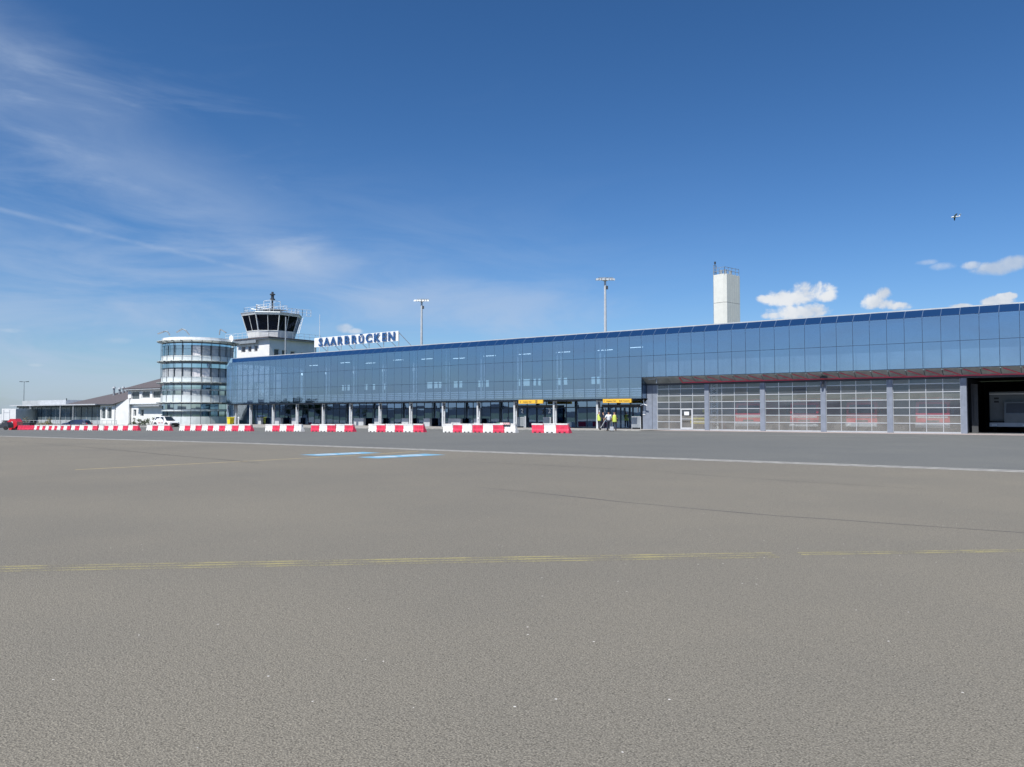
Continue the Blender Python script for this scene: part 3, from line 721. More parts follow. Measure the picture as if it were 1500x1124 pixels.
# ---- gates
pu = [1036.2, 1117.8, 1206.7, 1304.2, 1412.3]
px2 = [G*g_(u) for u in pu]
pitch = (px2[-1]-px2[0])/4
pm = MB().prism([(-.22, -.10), (.22, -.10), (.22, 4.43), (-.10, 4.43), (-.22, 4.33)], -.16, .30, 'y').mesh('gate_post', mat=m_post)
for x in px2+[px2[-1]+pitch, px2[-1]+2*pitch]: inst(pm, 'gate_post', T, (x, G, 0))
ZL = [.06, .81, 1.46, 2.08, 2.74, 3.36, 4.04, 4.43]
def gate(xa, xz, door=False):
    f = MB(); w = (xz-xa)/4
    for j, z in enumerate(ZL[:-1]):
        hh = .035 if j else .06
        if door and 0 < j < 3:
            f.box(xa, xa+2*w-.05, G-.03, G+.03, z-hh, z+hh); f.box(xa+3*w+.05, xz, G-.03, G+.03, z-hh, z+hh)
        else: f.box(xa, xz, G-.03, G+.03, z-hh, z+hh)
    for j in range(5):
        x = xa+w*j; f.box(x-.022, x+.022, G-.022, G+.026, .05, 4.42)
    fr = f.build('gate_frame', m_alu, T)
    for r in range(7):
        mt = m_gate_lo if r < 2 else (m_gate_md if r == 4 else m_gate_hi)
        if r in (0, 1): mt = m_gate_lo
        me = MB().box(-w/2+.024, w/2-.024, -.006, .006, ZL[r]+.03, ZL[r+1]-.03).mesh('gate_pane', mat=mt)
        for j in range(4): inst(me, 'gate_pane', fr, (xa+w*(j+.5), G, 0), (R(rr.gauss(0, .25)), 0, R(rr.gauss(0, .25))))
    if door:
        x_a, x_b = xa+2*w+.03, xa+3*w-.03; d = MB()
        d.box(x_a-.06, x_a+.10, G-.06, G+.02, .04, 2.10); d.box(x_b-.10, x_b+.06, G-.06, G+.02, .04, 2.10)
        d.box(x_a+.10, x_b-.10, G-.06, G+.02, 1.98, 2.10); d.box(x_a+.10, x_b-.10, G-.06, G+.02, .04, .26); d.box(x_a+.10, x_b-.10, G-.055, G+.015, 1.05, 1.11)
        d.build('wicket_door', m_lgrey, fr)
        MB().box(x_a+.35, x_b-.33, G-.075, G-.061, 1.45, 1.80).build('notice', m_wpaint, fr)
gate(ub+.01, px2[0]-.23, True)
for a, b2 in zip(px2[:3], px2[1:4]): gate(a+.23, b2-.23)
gate(px2[3]+.23, px2[4]-.23)
# hall behind the gates
hx1 = px2[-1]+2*pitch
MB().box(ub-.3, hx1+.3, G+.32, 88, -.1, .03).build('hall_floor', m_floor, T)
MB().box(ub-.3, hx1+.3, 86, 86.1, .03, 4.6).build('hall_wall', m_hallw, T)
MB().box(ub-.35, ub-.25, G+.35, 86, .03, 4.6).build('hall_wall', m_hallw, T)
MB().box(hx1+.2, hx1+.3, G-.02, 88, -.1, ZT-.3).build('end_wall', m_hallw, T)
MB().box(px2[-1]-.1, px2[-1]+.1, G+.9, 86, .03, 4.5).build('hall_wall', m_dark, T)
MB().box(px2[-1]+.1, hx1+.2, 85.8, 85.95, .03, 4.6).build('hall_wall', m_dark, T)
# lattice steel column inside the second gate
la = MB(); xq = 73.6*g_(1046.5)
for sx in (-.33, .33): la.rod((xq+sx, 73.6, 0), (xq+sx*.9, 73.6, 4.6), .09, 8)
for z in [i*.42 for i in range(11)]:
    la.rod((xq-.33, 73.6, z), (xq+.33, 73.6, z+.4), .035); la.rod((xq+.33, 73.6, z), (xq-.33, 73.6, z+.4), .035)
la.build('lattice_column', m_wpaint, T)
xq = 73.6*g_(1428); MB().box(xq-.22, xq+.22, 73.6, 73.9, 0, 4.0).box(xq-.05, xq+.05, 73.5, 73.6, 1.0, 4.0).build('hall_column', m_hallw, T)
# ------------------------------------------------------------------ roof sign
def onx(u, D): return D*g_(u)
DS = 76.0
S = thing('roof_sign', 'white airport name board with blue capital letters on steel struts above the terminal roof', 'sign', (onx(520, DS), DS, ZT))
a = onp(459.6, 495.4, DS); b2 = onp(583, 499.6, DS); zt, zb = onp(583, 484.8, DS).z, b2.z
NB = 12; w = (b2.x-a.x)/NB
for i in range(NB): MB().box(a.x+w*i+.012, a.x+w*(i+1)-.012, DS-.03, DS+.03, zb, zt).build('board_panel', m_wpaint, S)
word = 'SAARBRÜCKEN'; H = zt-zb
us_ = [468.5, 477.6, 487.2, 497, 507, 517.6, 528.2, 539.6, 551, 562, 573]
for ch, u in zip(word, us_):
    me = text_mesh(ch, H*1.20*(1.0 if ch != 'Ü' else .87), .10, m_bluel, .045)
    o = inst(me, 'letter', S, (onx(u, DS-.2), DS-.2, zb+H*.07), (math.pi/2, 0, 0)); o.scale = (1.12, 1, 1)
for i in range(7):
    x = a.x+(b2.x-a.x)*(i/6)
    MB().rod((x, DS+.08, ZT), (x, DS+.08, zt-.1), .05).build('strut', m_galv, S)
    MB().rod((x+.02, DS+.1, zt-.25), (x+.35, DS+3.4, ZT), .045).build('stay', m_galv, S)

# ------------------------------------------------------------------ round glass tower
cx, cy = -126.3, 78.3
RT = thing('round_tower', 'round white four storey tower with glass canopies ringing every floor, left of the glass terminal', 'tower', (cx, cy, 0))
c0 = (cx, cy)
NS = 24; da = 2*math.pi/NS
MB().arc(c0, 0.05, 5.55, 0, 2*math.pi, -1, 13.7, 32).build('core_wall', m_core, RT, smooth=False)
# angle of a piece seen at pixel u, measured around the centre
vx = math.atan2(-cy, -cx)                     # towards the camera
LV = [(10.60, 11.50, 13.20, 13.9), (7.05, 7.90, 9.35, 10.45), (3.62, 4.80, 5.80, 6.80)]   # spandrel bottom, window bottom, window top, canopy above
r0 = vx-5*math.pi
for k in range(NS):
    a0 = vx+R(4.3)+da*k; a1 = a0+da-.012
    # k grows towards the right in the picture
    for li, (zs, zw, zt_, zc) in enumerate(LV):
        MB().arc(c0, 5.75, 6.02, a0, a1, zs, zw-.02, 2).build('spandrel', m_cyl_sp, RT)
        kk = k if k < 12 else k-24
        if li == 0: mt = m_cylg if kk < -1 or kk > 4 else (m_blind if kk in (0, 1) else m_blindw if kk == -1 else m_blind)
        elif li == 1: mt = m_blindw if kk in (-1, 0) else m_blind
        else: mt = m_blind if kk in (-2, 0) else (m_cylg if kk not in (-1,) else m_blind)
        if li == 2:
            MB().arc(c0, 5.72, 5.80, a0+.02, a1-.02, zw, zt_-.25, 2).build('window', mt, RT)
            MB().arc(c0, 5.70, 5.84, a0, a1, zt_-.24, zt_, 2).build('blind_box', m_blindw if kk == -1 else m_cyl_sp, RT)
        else:
            MB().arc(c0, 5.72, 5.80, a0+.02, a1-.02, zw, zt_, 2).build('window', mt, RT)
        MB().arc(c0, 5.70, 5.90, a0, a1, zt_+.03, zc-.35, 2).build('blue_strip', m_cylb, RT)
    MB().arc(c0, 5.75, 6.02, a0, a1, -.6, 1.15, 2).build('base_panel', m_cyl_sp, RT)
    MB().arc(c0, 5.72, 5.80, a0+.02, a1-.02, 1.18, 2.02, 2).build('window', m_cylb, RT)
    MB().arc(c0, 5.70, 5.90, a0, a1, 2.06, 2.36, 2).build('blind_box', m_cyl_sp, RT)
    MB().arc(c0, 5.70, 5.84, a0, a1, 2.40, 3.25, 2).build('blue_strip', m_cylb, RT)
    # thin outer glass skin with its rods
    x, y = math.cos(a0), math.sin(a0)
    rb = MB(); rb.rod((cx+6.12*x, cy+6.12*y, 3.3), (cx+6.12*x, cy+6.12*y, 13.95), .028, 5).build('skin_rod', m_dgrey, RT)
    br = MB()
    for zc in (3.45, 6.85, 10.48, 13.95):
        br.bar((cx+5.9*x, cy+5.9*y, zc-.06), (cx+6.75*x, cy+6.75*y, zc+.06), .07, .16)
    br.build('canopy_bracket', m_galv, RT)
for z in (5.0, 6.0, 7.95, 9.4, 11.5, 12.6):
    q = MB(); n_ = 48
    for i in range(n_):
        p, t = 2*math.pi*i/n_, 2*math.pi*(i+1)/n_
        q.rod((cx+6.13*math.cos(p), cy+6.13*math.sin(p), z), (cx+6.13*math.cos(t), cy+6.13*math.sin(t), z), .018, 4)
    q.build('skin_rail', m_dgrey, RT)
for zc in (3.45, 6.85, 10.48):
    for j in range(3): MB().arc(c0, 6.05+j*.25, 6.05+j*.25+.20, 0, 2*math.pi, zc+.05+.03*j, zc+.09+.03*j, 48).build('canopy_blade', m_cyl_cn, RT)
for j in range(4): MB().arc(c0, 6.05+j*.21, 6.05+j*.21+.17, 0, 2*math.pi, 14.03+.0*j, 14.08, 48).build('canopy_blade', m_cyl_cn, RT)
MB().arc(c0, .05, 6.0, 0, 2*math.pi, 13.75, 13.95, 48).build('roof', m_cyl_sp, RT)
MB().arc(c0, 5.75, 6.0, 0, 2*math.pi, 13.95, 14.6, 48).build('parapet', m_wpaint, RT)
for bu, tip, top in (((247, 491.5), (234, 487.5), (240, 485.3)), ((275.5, 491), (261, 484.5), (265, 482)), ((319.5, 491), (325, 485), (321, 482.5))):
    Zq = 134; p = atz(*bu, Zq); q = atz(*top, Zq); t = atz(*tip, Zq)
    mid = (p+q)/2+Vector((0, 0, .25))
    m_ = MB().path([p, mid, q, t], .10, 6); arm = m_.build('roof_light_arm', m_galv, RT)
    MB().bar(t-(q-t).normalized()*.6, t+(q-t).normalized()*.5, .42, .16).build('roof_light_head', m_galv, RT)

# ------------------------------------------------------------------ control tower
def railing(mb, pts, z0, h, r=.03, rails=2, step=1.6):
    for (ax, ay), (bx, by) in zip(pts, pts[1:]):
        L = math.hypot(bx-ax, by-ay); n = max(1, int(L/step))
        for i in range(n+1):
            x, y = ax+(bx-ax)*i/n, ay+(by-ay)*i/n; mb.rod((x, y, z0), (x, y, z0+h), r, 4)
        for j in range(rails):
            z = z0+h*(1-j*.5); mb.rod((ax, ay, z), (bx, by, z), r, 4)
CT = thing('control_tower', 'white air traffic control tower whose octagonal cab has dark outward leaning windows', 'tower', (-129, 96.5, 0))
bx0, bx1, by0, by1 = -134.2, -124.0, 91.3, 102.4
# walls with window openings: left (facade side) and right
def wall_open(axis, pos, t, a, b, z0, z1, ops, mat, parent, out):
    """wall across `axis` at pos with openings (a0,a1,z0,z1)"""
    ops = sorted(ops); m = MB(); cur = a
    def bxx(p, q, s, e):
        if q-p < .001 or e-s < .001: return
        if axis == 'y': m.box(p, q, min(pos, pos+t), max(pos, pos+t), s, e)
        else: m.box(min(pos, pos+t), max(pos, pos+t), p, q, s, e)
    for (p, q, s, e) in ops:
        bxx(cur, p, z0, z1); bxx(p, q, z0, s); bxx(p, q, e, z1); cur = q
    bxx(cur, b, z0, z1); w_ = m.build('wall', mat, parent)
    for (p, q, s, e) in ops:
        d = t*.6; f = MB(); fw = .07; pm_ = (p+q)/2
        def ff(p_, q_, s_, e_, dd, th, mb_):
            lo, hi = sorted((pos+dd, pos+dd+math.copysign(th, t)))
            if axis == 'y': mb_.box(p_, q_, lo, hi, s_, e_)
            else: mb_.box(lo, hi, p_, q_, s_, e_)
        ff(p, p+fw, s, e, d, .08, f); ff(q-fw, q, s, e, d, .08, f); ff(p+fw, q-fw, s, s+fw, d, .08, f); ff(p+fw, q-fw, e-fw, e, d, .08, f)
        fo = f.build('window', m_wpaint, parent)
        gmb = MB(); ff(p+fw, q-fw, s+fw, e-fw, d+math.copysign(.03, t), .02, gmb); gmb.build('pane', out, fo)
m_win = M('dark_window', (.045, .055, .065), .08, var=.3)
m_winb = M('blind_window', (.16, .14, .14), .3, var=.2)
ops = []
for u0, u1 in ((352, 358.3), (362, 367), (371, 376)):
    ops.append((onx(u0, by0), onx(u1, by0), onp(360, 516.5, by0).z, onp(360, 507.5, by0).z))
wall_open('y', by0, .3, bx0, bx1, -.5, 15.85, ops, m_white, CT, m_winb)
def ony(u, X): return X/g_(u)
ops = []
for u0, u1 in ((400.5, 408), (412, 419.5), (424.5, 431), (440, 448)):
    ya, yb = ony(u0, bx1), ony(u1, bx1); ops.append((ya, yb, 12.2, 13.9-.1*len(ops)))
wall_open('x', bx1, -.3, by0+.3, by1-.3, -.5, 15.85, ops, m_white, CT, m_win)
MB().box(bx0, bx1, by1-.3, by1, -.5, 15.85).build('wall', m_white, CT)
MB().box(bx0, bx0+.3, by0+.3, by1-.3, -.5, 15.85).build('wall', m_white, CT)
MB().box(bx0-.8, bx1+.8, by0-.8, by1+.8, 15.85, 16.08).build('roof', m_roof, CT)
MB().box(bx0-.7, bx1+.7, by0-.7, by1+.7, 15.70, 15.849).build('eave', m_gwall, CT)
MB().box(bx0+.5, bx1-3.2, by0-.72, by0-.65, 15.1, 15.66).build('awning', m_galv, CT)
rl = MB(); railing(rl, [(bx0-3, by0-.6), (bx1+.6, by0-.6), (bx1+.6, by1+.6)], 16.1, 1.1, .03, 3, 1.3); rl.build('railing', m_wpaint, CT)
oc = (-129.0, 95.5)
def octo(r, z, rot=22.5): return [(oc[0]+r*math.cos(R(rot+45*i)), oc[1]+r*math.sin(R(rot+45*i)), z) for i in range(8)]
MB().loft([octo(4.45, 16.08), octo(4.75, 17.45)]).build('cab_base', m_white, CT)
ZW0, ZW1, RW0, RW1 = 17.5, 20.45, 4.75, 5.65
MB().loft([octo(RW0+.08, 17.45), octo(RW0+.08, 17.55)]).build('sill', m_wpaint, CT)
A, B_ = octo(RW0, ZW0+.06), octo(RW1, ZW1)
for i in range(8):
    j = (i+1) % 8
    for h in (0, 1):
        def L(p, q, t): return tuple(p[k]+(q[k]-p[k])*t for k in range(3))
        q0, q1 = L(A[i], A[j], h*.5), L(A[i], A[j], h*.5+.5); p0_, p1_ = L(B_[i], B_[j], h*.5), L(B_[i], B_[j], h*.5+.5)
        inn = [tuple(Vector(v_)+(Vector((oc[0], oc[1], v_[2]))-Vector(v_)).normalized()*.04) for v_ in (q0, q1, p1_, p0_)]
        MB().add([q0, q1, p1_, p0_]+inn, [(0, 1, 2, 3), (7, 6, 5, 4), (0, 4, 5, 1), (1, 5, 6, 2), (2, 6, 7, 3), (3, 7, 4, 0)]).build('cab_window', m_cabglass, CT)
        MB().bar(q1, p1_, .16 if h else .10, .14 if h else .10).build('cab_mullion', m_wpaint, CT)
MB().loft([octo(RW1+.12, ZW1), octo(RW1+.30, ZW1+.42)]).build('cab_fascia', m_wpaint, CT)
MB().loft([octo(RW1+.36, ZW1+.43), octo(RW1+.30, ZW1+.56)]).build('cab_roof', m_galv, CT)
MB().loft([octo(4.2, 17.0), octo(4.2, 17.4)]).build('cab_floor', m_dark, CT)
MB().loft([octo(1.2, 17.4), octo(1.2, 18.2)]).build('cab_desk', m_dgrey, CT)
zr = ZW1+.55
rl = MB(); o1 = [(p[0], p[1]) for p in octo(5.3, 0)]; railing(rl, o1[4:]+o1[:4]+[o1[4]], zr, 1.0, .025, 3, 1.0); rl.build('railing', m_wpaint, CT)
rl = MB()
rl.box(oc[0]-2.1, oc[0]+2.1, oc[1]-2.1, oc[1]+2.1, zr+.9, zr+1.0)
for sx in (-2, 2):
    for sy in (-2, 2): rl.rod((oc[0]+sx, oc[1]+sy, zr), (oc[0]+sx, oc[1]+sy, zr+1.9), .06, 5)
sq = [(oc[0]-2, oc[1]-2), (oc[0]+2, oc[1]-2), (oc[0]+2, oc[1]+2), (oc[0]-2, oc[1]+2), (oc[0]-2, oc[1]-2)]
railing(rl, sq, zr+1.0, .9, .03, 2, 1.0)
for sx in (-1.1, 1.1):
    for sy in (-1.1, 1.1): rl.rod((oc[0]+sx, oc[1]+sy, zr+1), (oc[0]+sx, oc[1]+sy, zr+2.75), .05, 5)
sq = [(oc[0]-1.1, oc[1]-1.1), (oc[0]+1.1, oc[1]-1.1), (oc[0]+1.1, oc[1]+1.1), (oc[0]-1.1, oc[1]+1.1), (oc[0]-1.1, oc[1]-1.1)]
railing(rl, sq, zr+1.9, .85, .04, 1, 1.1)
rl.build('roof_platform', m_wpaint, CT)
bc = MB(); bz = zr+2.75; q = (oc[0]+.1, oc[1])
bc.rod((q[0], q[1], zr+1), (q[0], q[1], bz+.2), .16, 8)
bc.rod((q[0], q[1], bz+.15), (q[0], q[1], bz+.45), .50, 10); bc.rod((q[0], q[1], bz+.45), (q[0], q[1], bz+1.2), .30, 10)
bc.rod((q[0], q[1], bz+1.2), (q[0], q[1], bz+1.4), .52, 10); bc.rod((q[0], q[1], bz+1.4), (q[0], q[1], bz+1.8), .22, 10)
bc.build('beacon', m_dgrey, CT)
an = MB()
for (u, v, u2, v2) in ((373.6, 446.3, 373.6, 456), (373.6, 446.6, 378, 448.2), (366, 452.6, 374, 454), (376, 451.5, 388, 450.2), (380, 450.5, 380, 456)):
    an.rod(atz(u, v, 152), atz(u2, v2, 152), .09, 5)
an.build('antenna', m_galv, CT)
# white railed gallery to the right of the cab roof, and the ladder
ga = MB(); g0, g1 = atz(420, 458, 152), atz(441.5, 461, 154)
railing(ga, [(g0.x, g0.y), (g1.x, g1.y), (g1.x+.6, g1.y+1.6)], zr-.1, 1.25, .045, 3, .7); ga.build('gallery_railing', m_wpaint, CT)
ld = MB(); l0, l1 = atz(434.5, 489, 151), atz(440, 466, 153)
for dx in (0, .5): ld.rod(l0+Vector((dx, 0, 0)), l1+Vector((dx, 0, 0)), .05, 4)
for i in range(10): ld.rod(l0+(l1-l0)*i/10, l0+(l1-l0)*i/10+Vector((.5, 0, 0)), .035, 4)
ld.build('ladder', m_wpaint, CT)
# masts
def pole_thing(name, label, u, v0, v1, Z, r, mat, cat='antenna', base=None):
    p = atz(u, v0, Z); q = atz(u, v1, Z)
    z0 = p.z if base is None else base
    return tag(MB().rod((p.x, p.y, z0), (q.x, q.y, q.z), r, 6, r*.6).build(name, mat, loc=(p.x, p.y, z0)), label, cat)
pole_thing('antenna_mast', 'slim grey mast rising in front of the control tower cab', 417, 516, 464.5, 138, .16, m_galv, base=ZT)
pole_thing('whip_antenna', 'thin white aerial standing just left of the airport name board', 467, 492, 461, 150, .06, m_wpaint, base=ZT)
d0 = atz(338.5, 492, 137)
dish = thing('satellite_dish', 'small white dish aerial on the roof between round tower and control tower', 'dish', (d0.x, d0.y, 13.95))
dm = MB(); dm.rod((0, 0, 0), (0, 0, .8), .05); dm.build('dish_post', m_galv, dish, local=True)
dm = MB(); rings = []
for i, (rr_, yy) in enumerate(((.05, .0), (.35, -.05), (.62, -.2))): rings.append([(rr_*math.cos(t*math.pi/6), yy, .8+rr_*math.sin(t*math.pi/6)) for t in range(12)])
dm.loft(rings); dm.build('reflector', m_wpaint, dish, local=True)

# ------------------------------------------------------------------ white annex buildings on the left
m_win2 = M('annex_window', (.10, .12, .13), .15, var=.4)
D2 = 76.3
W2 = thing('annex_building', 'white two storey annex with three upper windows left of the round tower', 'building', (-143, D2, 0))
xa, xb_ = onx(187, D2), onx(240, D2)-.5
ops = []
for u0, u1, v0, v1 in ((191.6, 203.6, 573.8, 585.5), (207, 219, 573.5, 583.5), (222.5, 235, 573.0, 583.5)):
    ops.append((onx(u0, D2), onx(u1, D2), onp(u0, v1, D2).z, onp(u0, v0, D2).z))
wall_open('y', D2, .3, xa, xb_, 3.55, onp(210, 569.5, D2).z, ops, m_white, W2, m_win2)
ops = [(onx(u0, D2+.25), onx(u1, D2+.25), onp(u0, 610, D2).z, onp(u0, 600, D2).z) for u0, u1 in ((195.5, 199.5), (205.5, 210.5))]
wall_open('y', D2+.25, .3, xa-4, xb_, -1, 3.54, ops, m_white, W2, m_win2)
MB().box(xa, xb_, D2-.22, D2+.24, 3.4, 3.54).build('ledge', m_lgrey, W2)
MB().box(onx(201, D2), onx(238, D2), D2-.7, D2+.0, 3.0, 3.12).build('canopy', m_lgrey, W2)
zt2 = onp(210, 569.5, D2).z
MB().box(xa, xa+.3, D2+.31, D2+9, -1, zt2).box(xb_-.3, xb_, D2+.31, D2+9, -1, zt2).box(xa, xb_, D2+9, D2+9.3, -1, zt2).build('wall', m_white, W2)
def hip(name, x0_, x1_, y0_, y1_, z0_, rise, inset, mat, parent, hipL=True, hipR=True):
    ym = (y0_+y1_)/2; a_ = x0_+(inset if hipL else 0); b_ = x1_-(inset if hipR else 0)
    v = [(x0_, y0_, z0_), (x1_, y0_, z0_), (x1_, y1_, z0_), (x0_, y1_, z0_), (a_, ym, z0_+rise), (b_, ym, z0_+rise)]
    v += [(p[0], p[1], p[2]-.14) for p in v[:4]]
    return MB().add(v, [(0, 1, 5, 4), (1, 2, 5), (2, 3, 4, 5), (3, 0, 4), (6, 7, 1, 0), (7, 8, 2, 1), (8, 9, 3, 2), (9, 6, 0, 3), (9, 8, 7, 6)]).build(name, mat, parent)
hip('roof', xa-.7, xb_+6, D2-.6, D2+11, zt2+.12, 2.9, 10, m_roof, W2)
MB().box(xa-.6, xb_+.1, D2-.55, D2-.42, zt2-.2, zt2-.03).build('gutter', m_lgrey, W2)

D1 = 76.0
W1 = thing('low_annex', 'low white annex with two tall windows under a brown hipped roof', 'building', (-153, D1, 0))
xa1, xb1 = onx(147, D1), onx(188, D1)
ops = [(onx(u0, D1), onx(u1, D1), onp(u0, 613.8, D1).z, onp(u0, 596.5, D1).z) for u0, u1 in ((148.3, 154.5), (157, 163.5))]
ze1 = onp(155, 592.6, D1).z
wall_open('y', D1, .3, xa1, onx(168.5, D1), -1, ze1, ops, m_white, W1, m_win2)
xs1 = onx(169.5, D1+.6)
MB().prism([(onx(168.5, D1)+.01, -1), (xb1+.05, -1), (xb1+.05, ze1+1.02), (xs1+.3, ze1+.12), (onx(168.5, D1)+.01, ze1)], D1+.05, D1+.35, 'y').build('gable_wall', m_white, W1)
MB().rod((onx(168.5, D1), D1-.06, -.5), (onx(168.5, D1), D1-.06, ze1), .06, 6).build('downpipe', m_lgrey, W1)
xr0 = onx(96, D1)
zr1 = onp(187, 572, D1+7).z
MB().add([(xr0, D1-.5, ze1+.05), (onx(169.5, D1), D1-.5, ze1+.05), (onx(189.3, D1), D1+.2, ze1+1.12), (onx(189, D1+7), D1+7, zr1+.1), (onx(183, D1+7), D1+7, zr1-.1), (xr0+1, D1+14, ze1)],
         [(0, 1, 2, 3, 4), (0, 4, 5)]).build('roof', m_roof, W1)
MB().box(xr0, onx(169.5, D1), D1-.6, D1-.48, ze1-.12, ze1+.06).build('gutter', m_dgrey, W1)
vt = MB()
for u, v0, v1 in ((166.3, 577, 569), (174.5, 575, 570.5), (180, 575.5, 569), (184.7, 574.5, 570)):
    p = atz(u, v0, 160); q = atz(u, v1, 160); vt2 = MB().rod(p+Vector((0, 0, -.8)), q, .22, 8).rod(q, q+Vector((0, 0, .35)), .42, 8, .18); vt2.build('roof_vent', m_galv, W1)
# glazed flat-roofed hall further left
W0 = thing('glazed_pavilion', 'low grey glazed pavilion with a thin flat white roof edge behind the fence', 'building', (-175, D1, 0))
xa0 = onx(23.5, D1); xb0 = onx(146.6, D1)
z0_ = onp(60, 594.6, D1).z
MB().box(xa0-.8, xb0, D1-1.0, D1+12, z0_-.02, z0_+.20).build('roof', m_lgrey, W0)
MB().box(xa0-.3, xb0, D1+.2, D1+12, z0_-.36, z0_-.021).build('fascia', m_dgrey, W0)
MB().box(onx(32, D1+5), onx(96, D1+5), D1+5, D1+11, z0_+.2, z0_+1.35).build('roof_box', m_lgrey, W0)
MB().rod((onx(97, D1+5), D1+5, z0_+1.2), (onx(97, D1+5), D1+5, z0_+1.7), .1).build('roof_vent', m_dgrey, W0)
nb_ = 17; bw = (xb0-xa0)/nb_
m_pav = M('pavilion_glass', (.13, .17, .20), .12, var=.35, scale=.25)
for i in range(nb_):
    MB().box(xa0+bw*i+.08, xa0+bw*(i+1)-.08, D1+.62, D1+.66, .35, z0_-.36).build('glass_pane', m_pav, W0)
    MB().box(xa0+bw*i-.05, xa0+bw*i+.05, D1+.55, D1+.75, -.5, z0_-.36).build('mullion', m_dgrey if i % 2 else m_lgrey, W0)
MB().box(xa0, xb0, D1+.60, D1+.72, -1, .34).build('plinth', m_gwall, W0)
MB().box(xa0, xb0, D1+.70, D1+.74, .35, z0_-.36).build('inner_wall', m_inner, W0)
for u in (44, 88, 107): MB().rod((onx(u, D1-.8), D1-.8, -.5), (onx(u, D1-.8), D1-.8, z0_-.02), .08, 6).build('roof_post', m_lgrey, W0)
# fence of thin rails
DF = 66
fx0, fx1 = onx(33, DF), onx(171, DF)
FN = thing('rail_fence', 'thin pale rail fence on slender posts in front of the pavilion', 'fence', ((fx0+fx1)/2, DF, gz(-130, DF)))
np_ = 22
for i in range(np_+1):
    x = fx0+(fx1-fx0)*i/np_; z = gz(x, DF); MB().rod((x, DF, z), (x, DF, z+1.1), .035, 5).build('fence_post', m_lgrey, FN)
for h in (1.08, .58):
    MB().path([(fx0+(fx1-fx0)*i/11, DF, gz(fx0+(fx1-fx0)*i/11, DF)+h) for i in range(12)], .028, 5).build('fence_rail', m_lgrey, FN)

# ------------------------------------------------------------------ silo
SD = 1.32
pc = atz(1064.5, 607, 100*SD)
SI = thing('flue_tower', 'tall cream metal clad tower with a railed top behind the terminal roof', 'tower', (pc.x, pc.y, 0), R(-13))
hs = (onp(1064.5, 400.5, pc.y).z)
w1, d1, ch = 2.35, 4.3, .45
zj = onp(1064.5, 442.3, pc.y).z
po = [(-w1, 0), (-ch, 0), (0, ch), (0, d1), (-w1, d1)]
MB().prism(po, 0, zj-.03, 'z').build('lower_cladding', m_silo, SI, local=True)
MB().prism([(p[0]*.99-.01, p[1]*.99+.03) for p in po], zj-.03, zj+.03, 'z').build('cladding_joint', m_dgrey, SI, local=True)
MB().prism(po, zj+.03, hs, 'z').build('upper_cladding', m_silo, SI, local=True)
for k in range(1, 6): MB().rod((.02, ch+k*(d1-ch)/6, 0), (.02, ch+k*(d1-ch)/6, hs), .010, 4).build('cladding_seam', m_silo, SI, local=True)
q = MB(); railing(q, [(-w1, .1), (-.2, .1), (-.1, d1-.1)], hs, 1.15, .045, 2, .9); q.build('railing', m_galv, SI, local=True)
q = MB(); railing(q, [(-w1-.3, .5), (-w1-.3, 1.3)], hs-.5, 2.3, .05, 2, .8); q.build('ladder_hoop', m_galv, SI, local=True)
q = MB()
for dx in (0, .45): q.rod((-w1-.35, .5+dx, 0), (-w1-.35, .5+dx, hs+.9), .05, 4)
for z in range(0, int(hs*2)): q.rod((-w1-.35, .5, z*.5), (-w1-.35, .95, z*.5), .03, 4)
for z in range(3, int(hs), 2): q.bar((-w1-.35, .5, z), (-w1+.02, .5, z), .08, .08)
q.build('ladder', m_galv, SI, local=True)
for x, y, r_, h in ((-1.9, 1.6, .25, 1.0), (-1.2, 1.8, .25, 1.0), (-.6, 2.4, .22, .8)): MB().rod((x, y, hs), (x, y, hs+h), r_, 10).build('flue', m_galv, SI, local=True)
MB().rod((-w1+.2, .2, hs), (-w1+.2, .2, hs+1.9), .05).rod((-w1+.2, .2, hs+1.9), (-w1+.2, .2, hs+2.3), .16, 8).build('obstruction_lamp', m_dgrey, SI, local=True)

# ------------------------------------------------------------------ floodlight masts
def mast(u, v, Z, wpx, label, n=3):
    p = atz(u, 607, Z); q = atz(u, v, Z); s_ = Z/1150.9
    t = thing('floodlight_mast', label, 'light mast', (p.x, p.y, 0), YAW)
    h = q.z; hw = wpx*s_/2
    MB().rod((0, 0, -.5), (0, 0, h), .32, 10, .16).build('pole', m_lgrey, t, local=True)
    MB().rod((0, 0, h-.2), (0, 0, h+.25), .42, 10).box(-hw*.8, hw*.8, -.12, .12, h+.02, h+.16).box(-hw*.7, hw*.95, .6, .75, h+.3, h+.4).build('head_frame', m_galv, t, local=True)
    for i in range(-n, n+1):
        if i == 0: continue
        x = hw*i/(n+.0)*.86
        MB().add([(x-.30, -.55, h-.22), (x+.30, -.55, h-.22), (x+.30, .25, h-.12), (x-.30, .25, h-.12), (x-.24, -.45, h+.10), (x+.24, -.45, h+.10), (x+.24, .2, h+.14), (x-.24, .2, h+.14)],
                 [(0,3,2,1),(4,5,6,7),(0,1,5,4),(1,2,6,5),(2,3,7,6),(3,0,4,7)]).build('floodlight', m_galv, t, local=True)
    MB().box(.1, .42, -.2, .15, h-1.5, h-1.0).build('junction_box', m_dgrey, t, local=True)
    return t
mast(887.3, 409.5, 118, 26, 'tall floodlight mast rising behind the middle of the terminal roof, nearest the cream tower')
mast(617, 440.5, 142, 21, 'tall floodlight mast right of the airport name board')
p = atz(34.3, 607, 235); q = atz(34.3, 559.5, 235)
t = thing('street_lamp', 'distant two armed lamp post at the far left of the apron', 'street lamp', (p.x, p.y, 0), YAW)
MB().rod((0, 0, -1), (0, 0, q.z), .14, 8, .08).build('pole', m_galv, t, local=True)
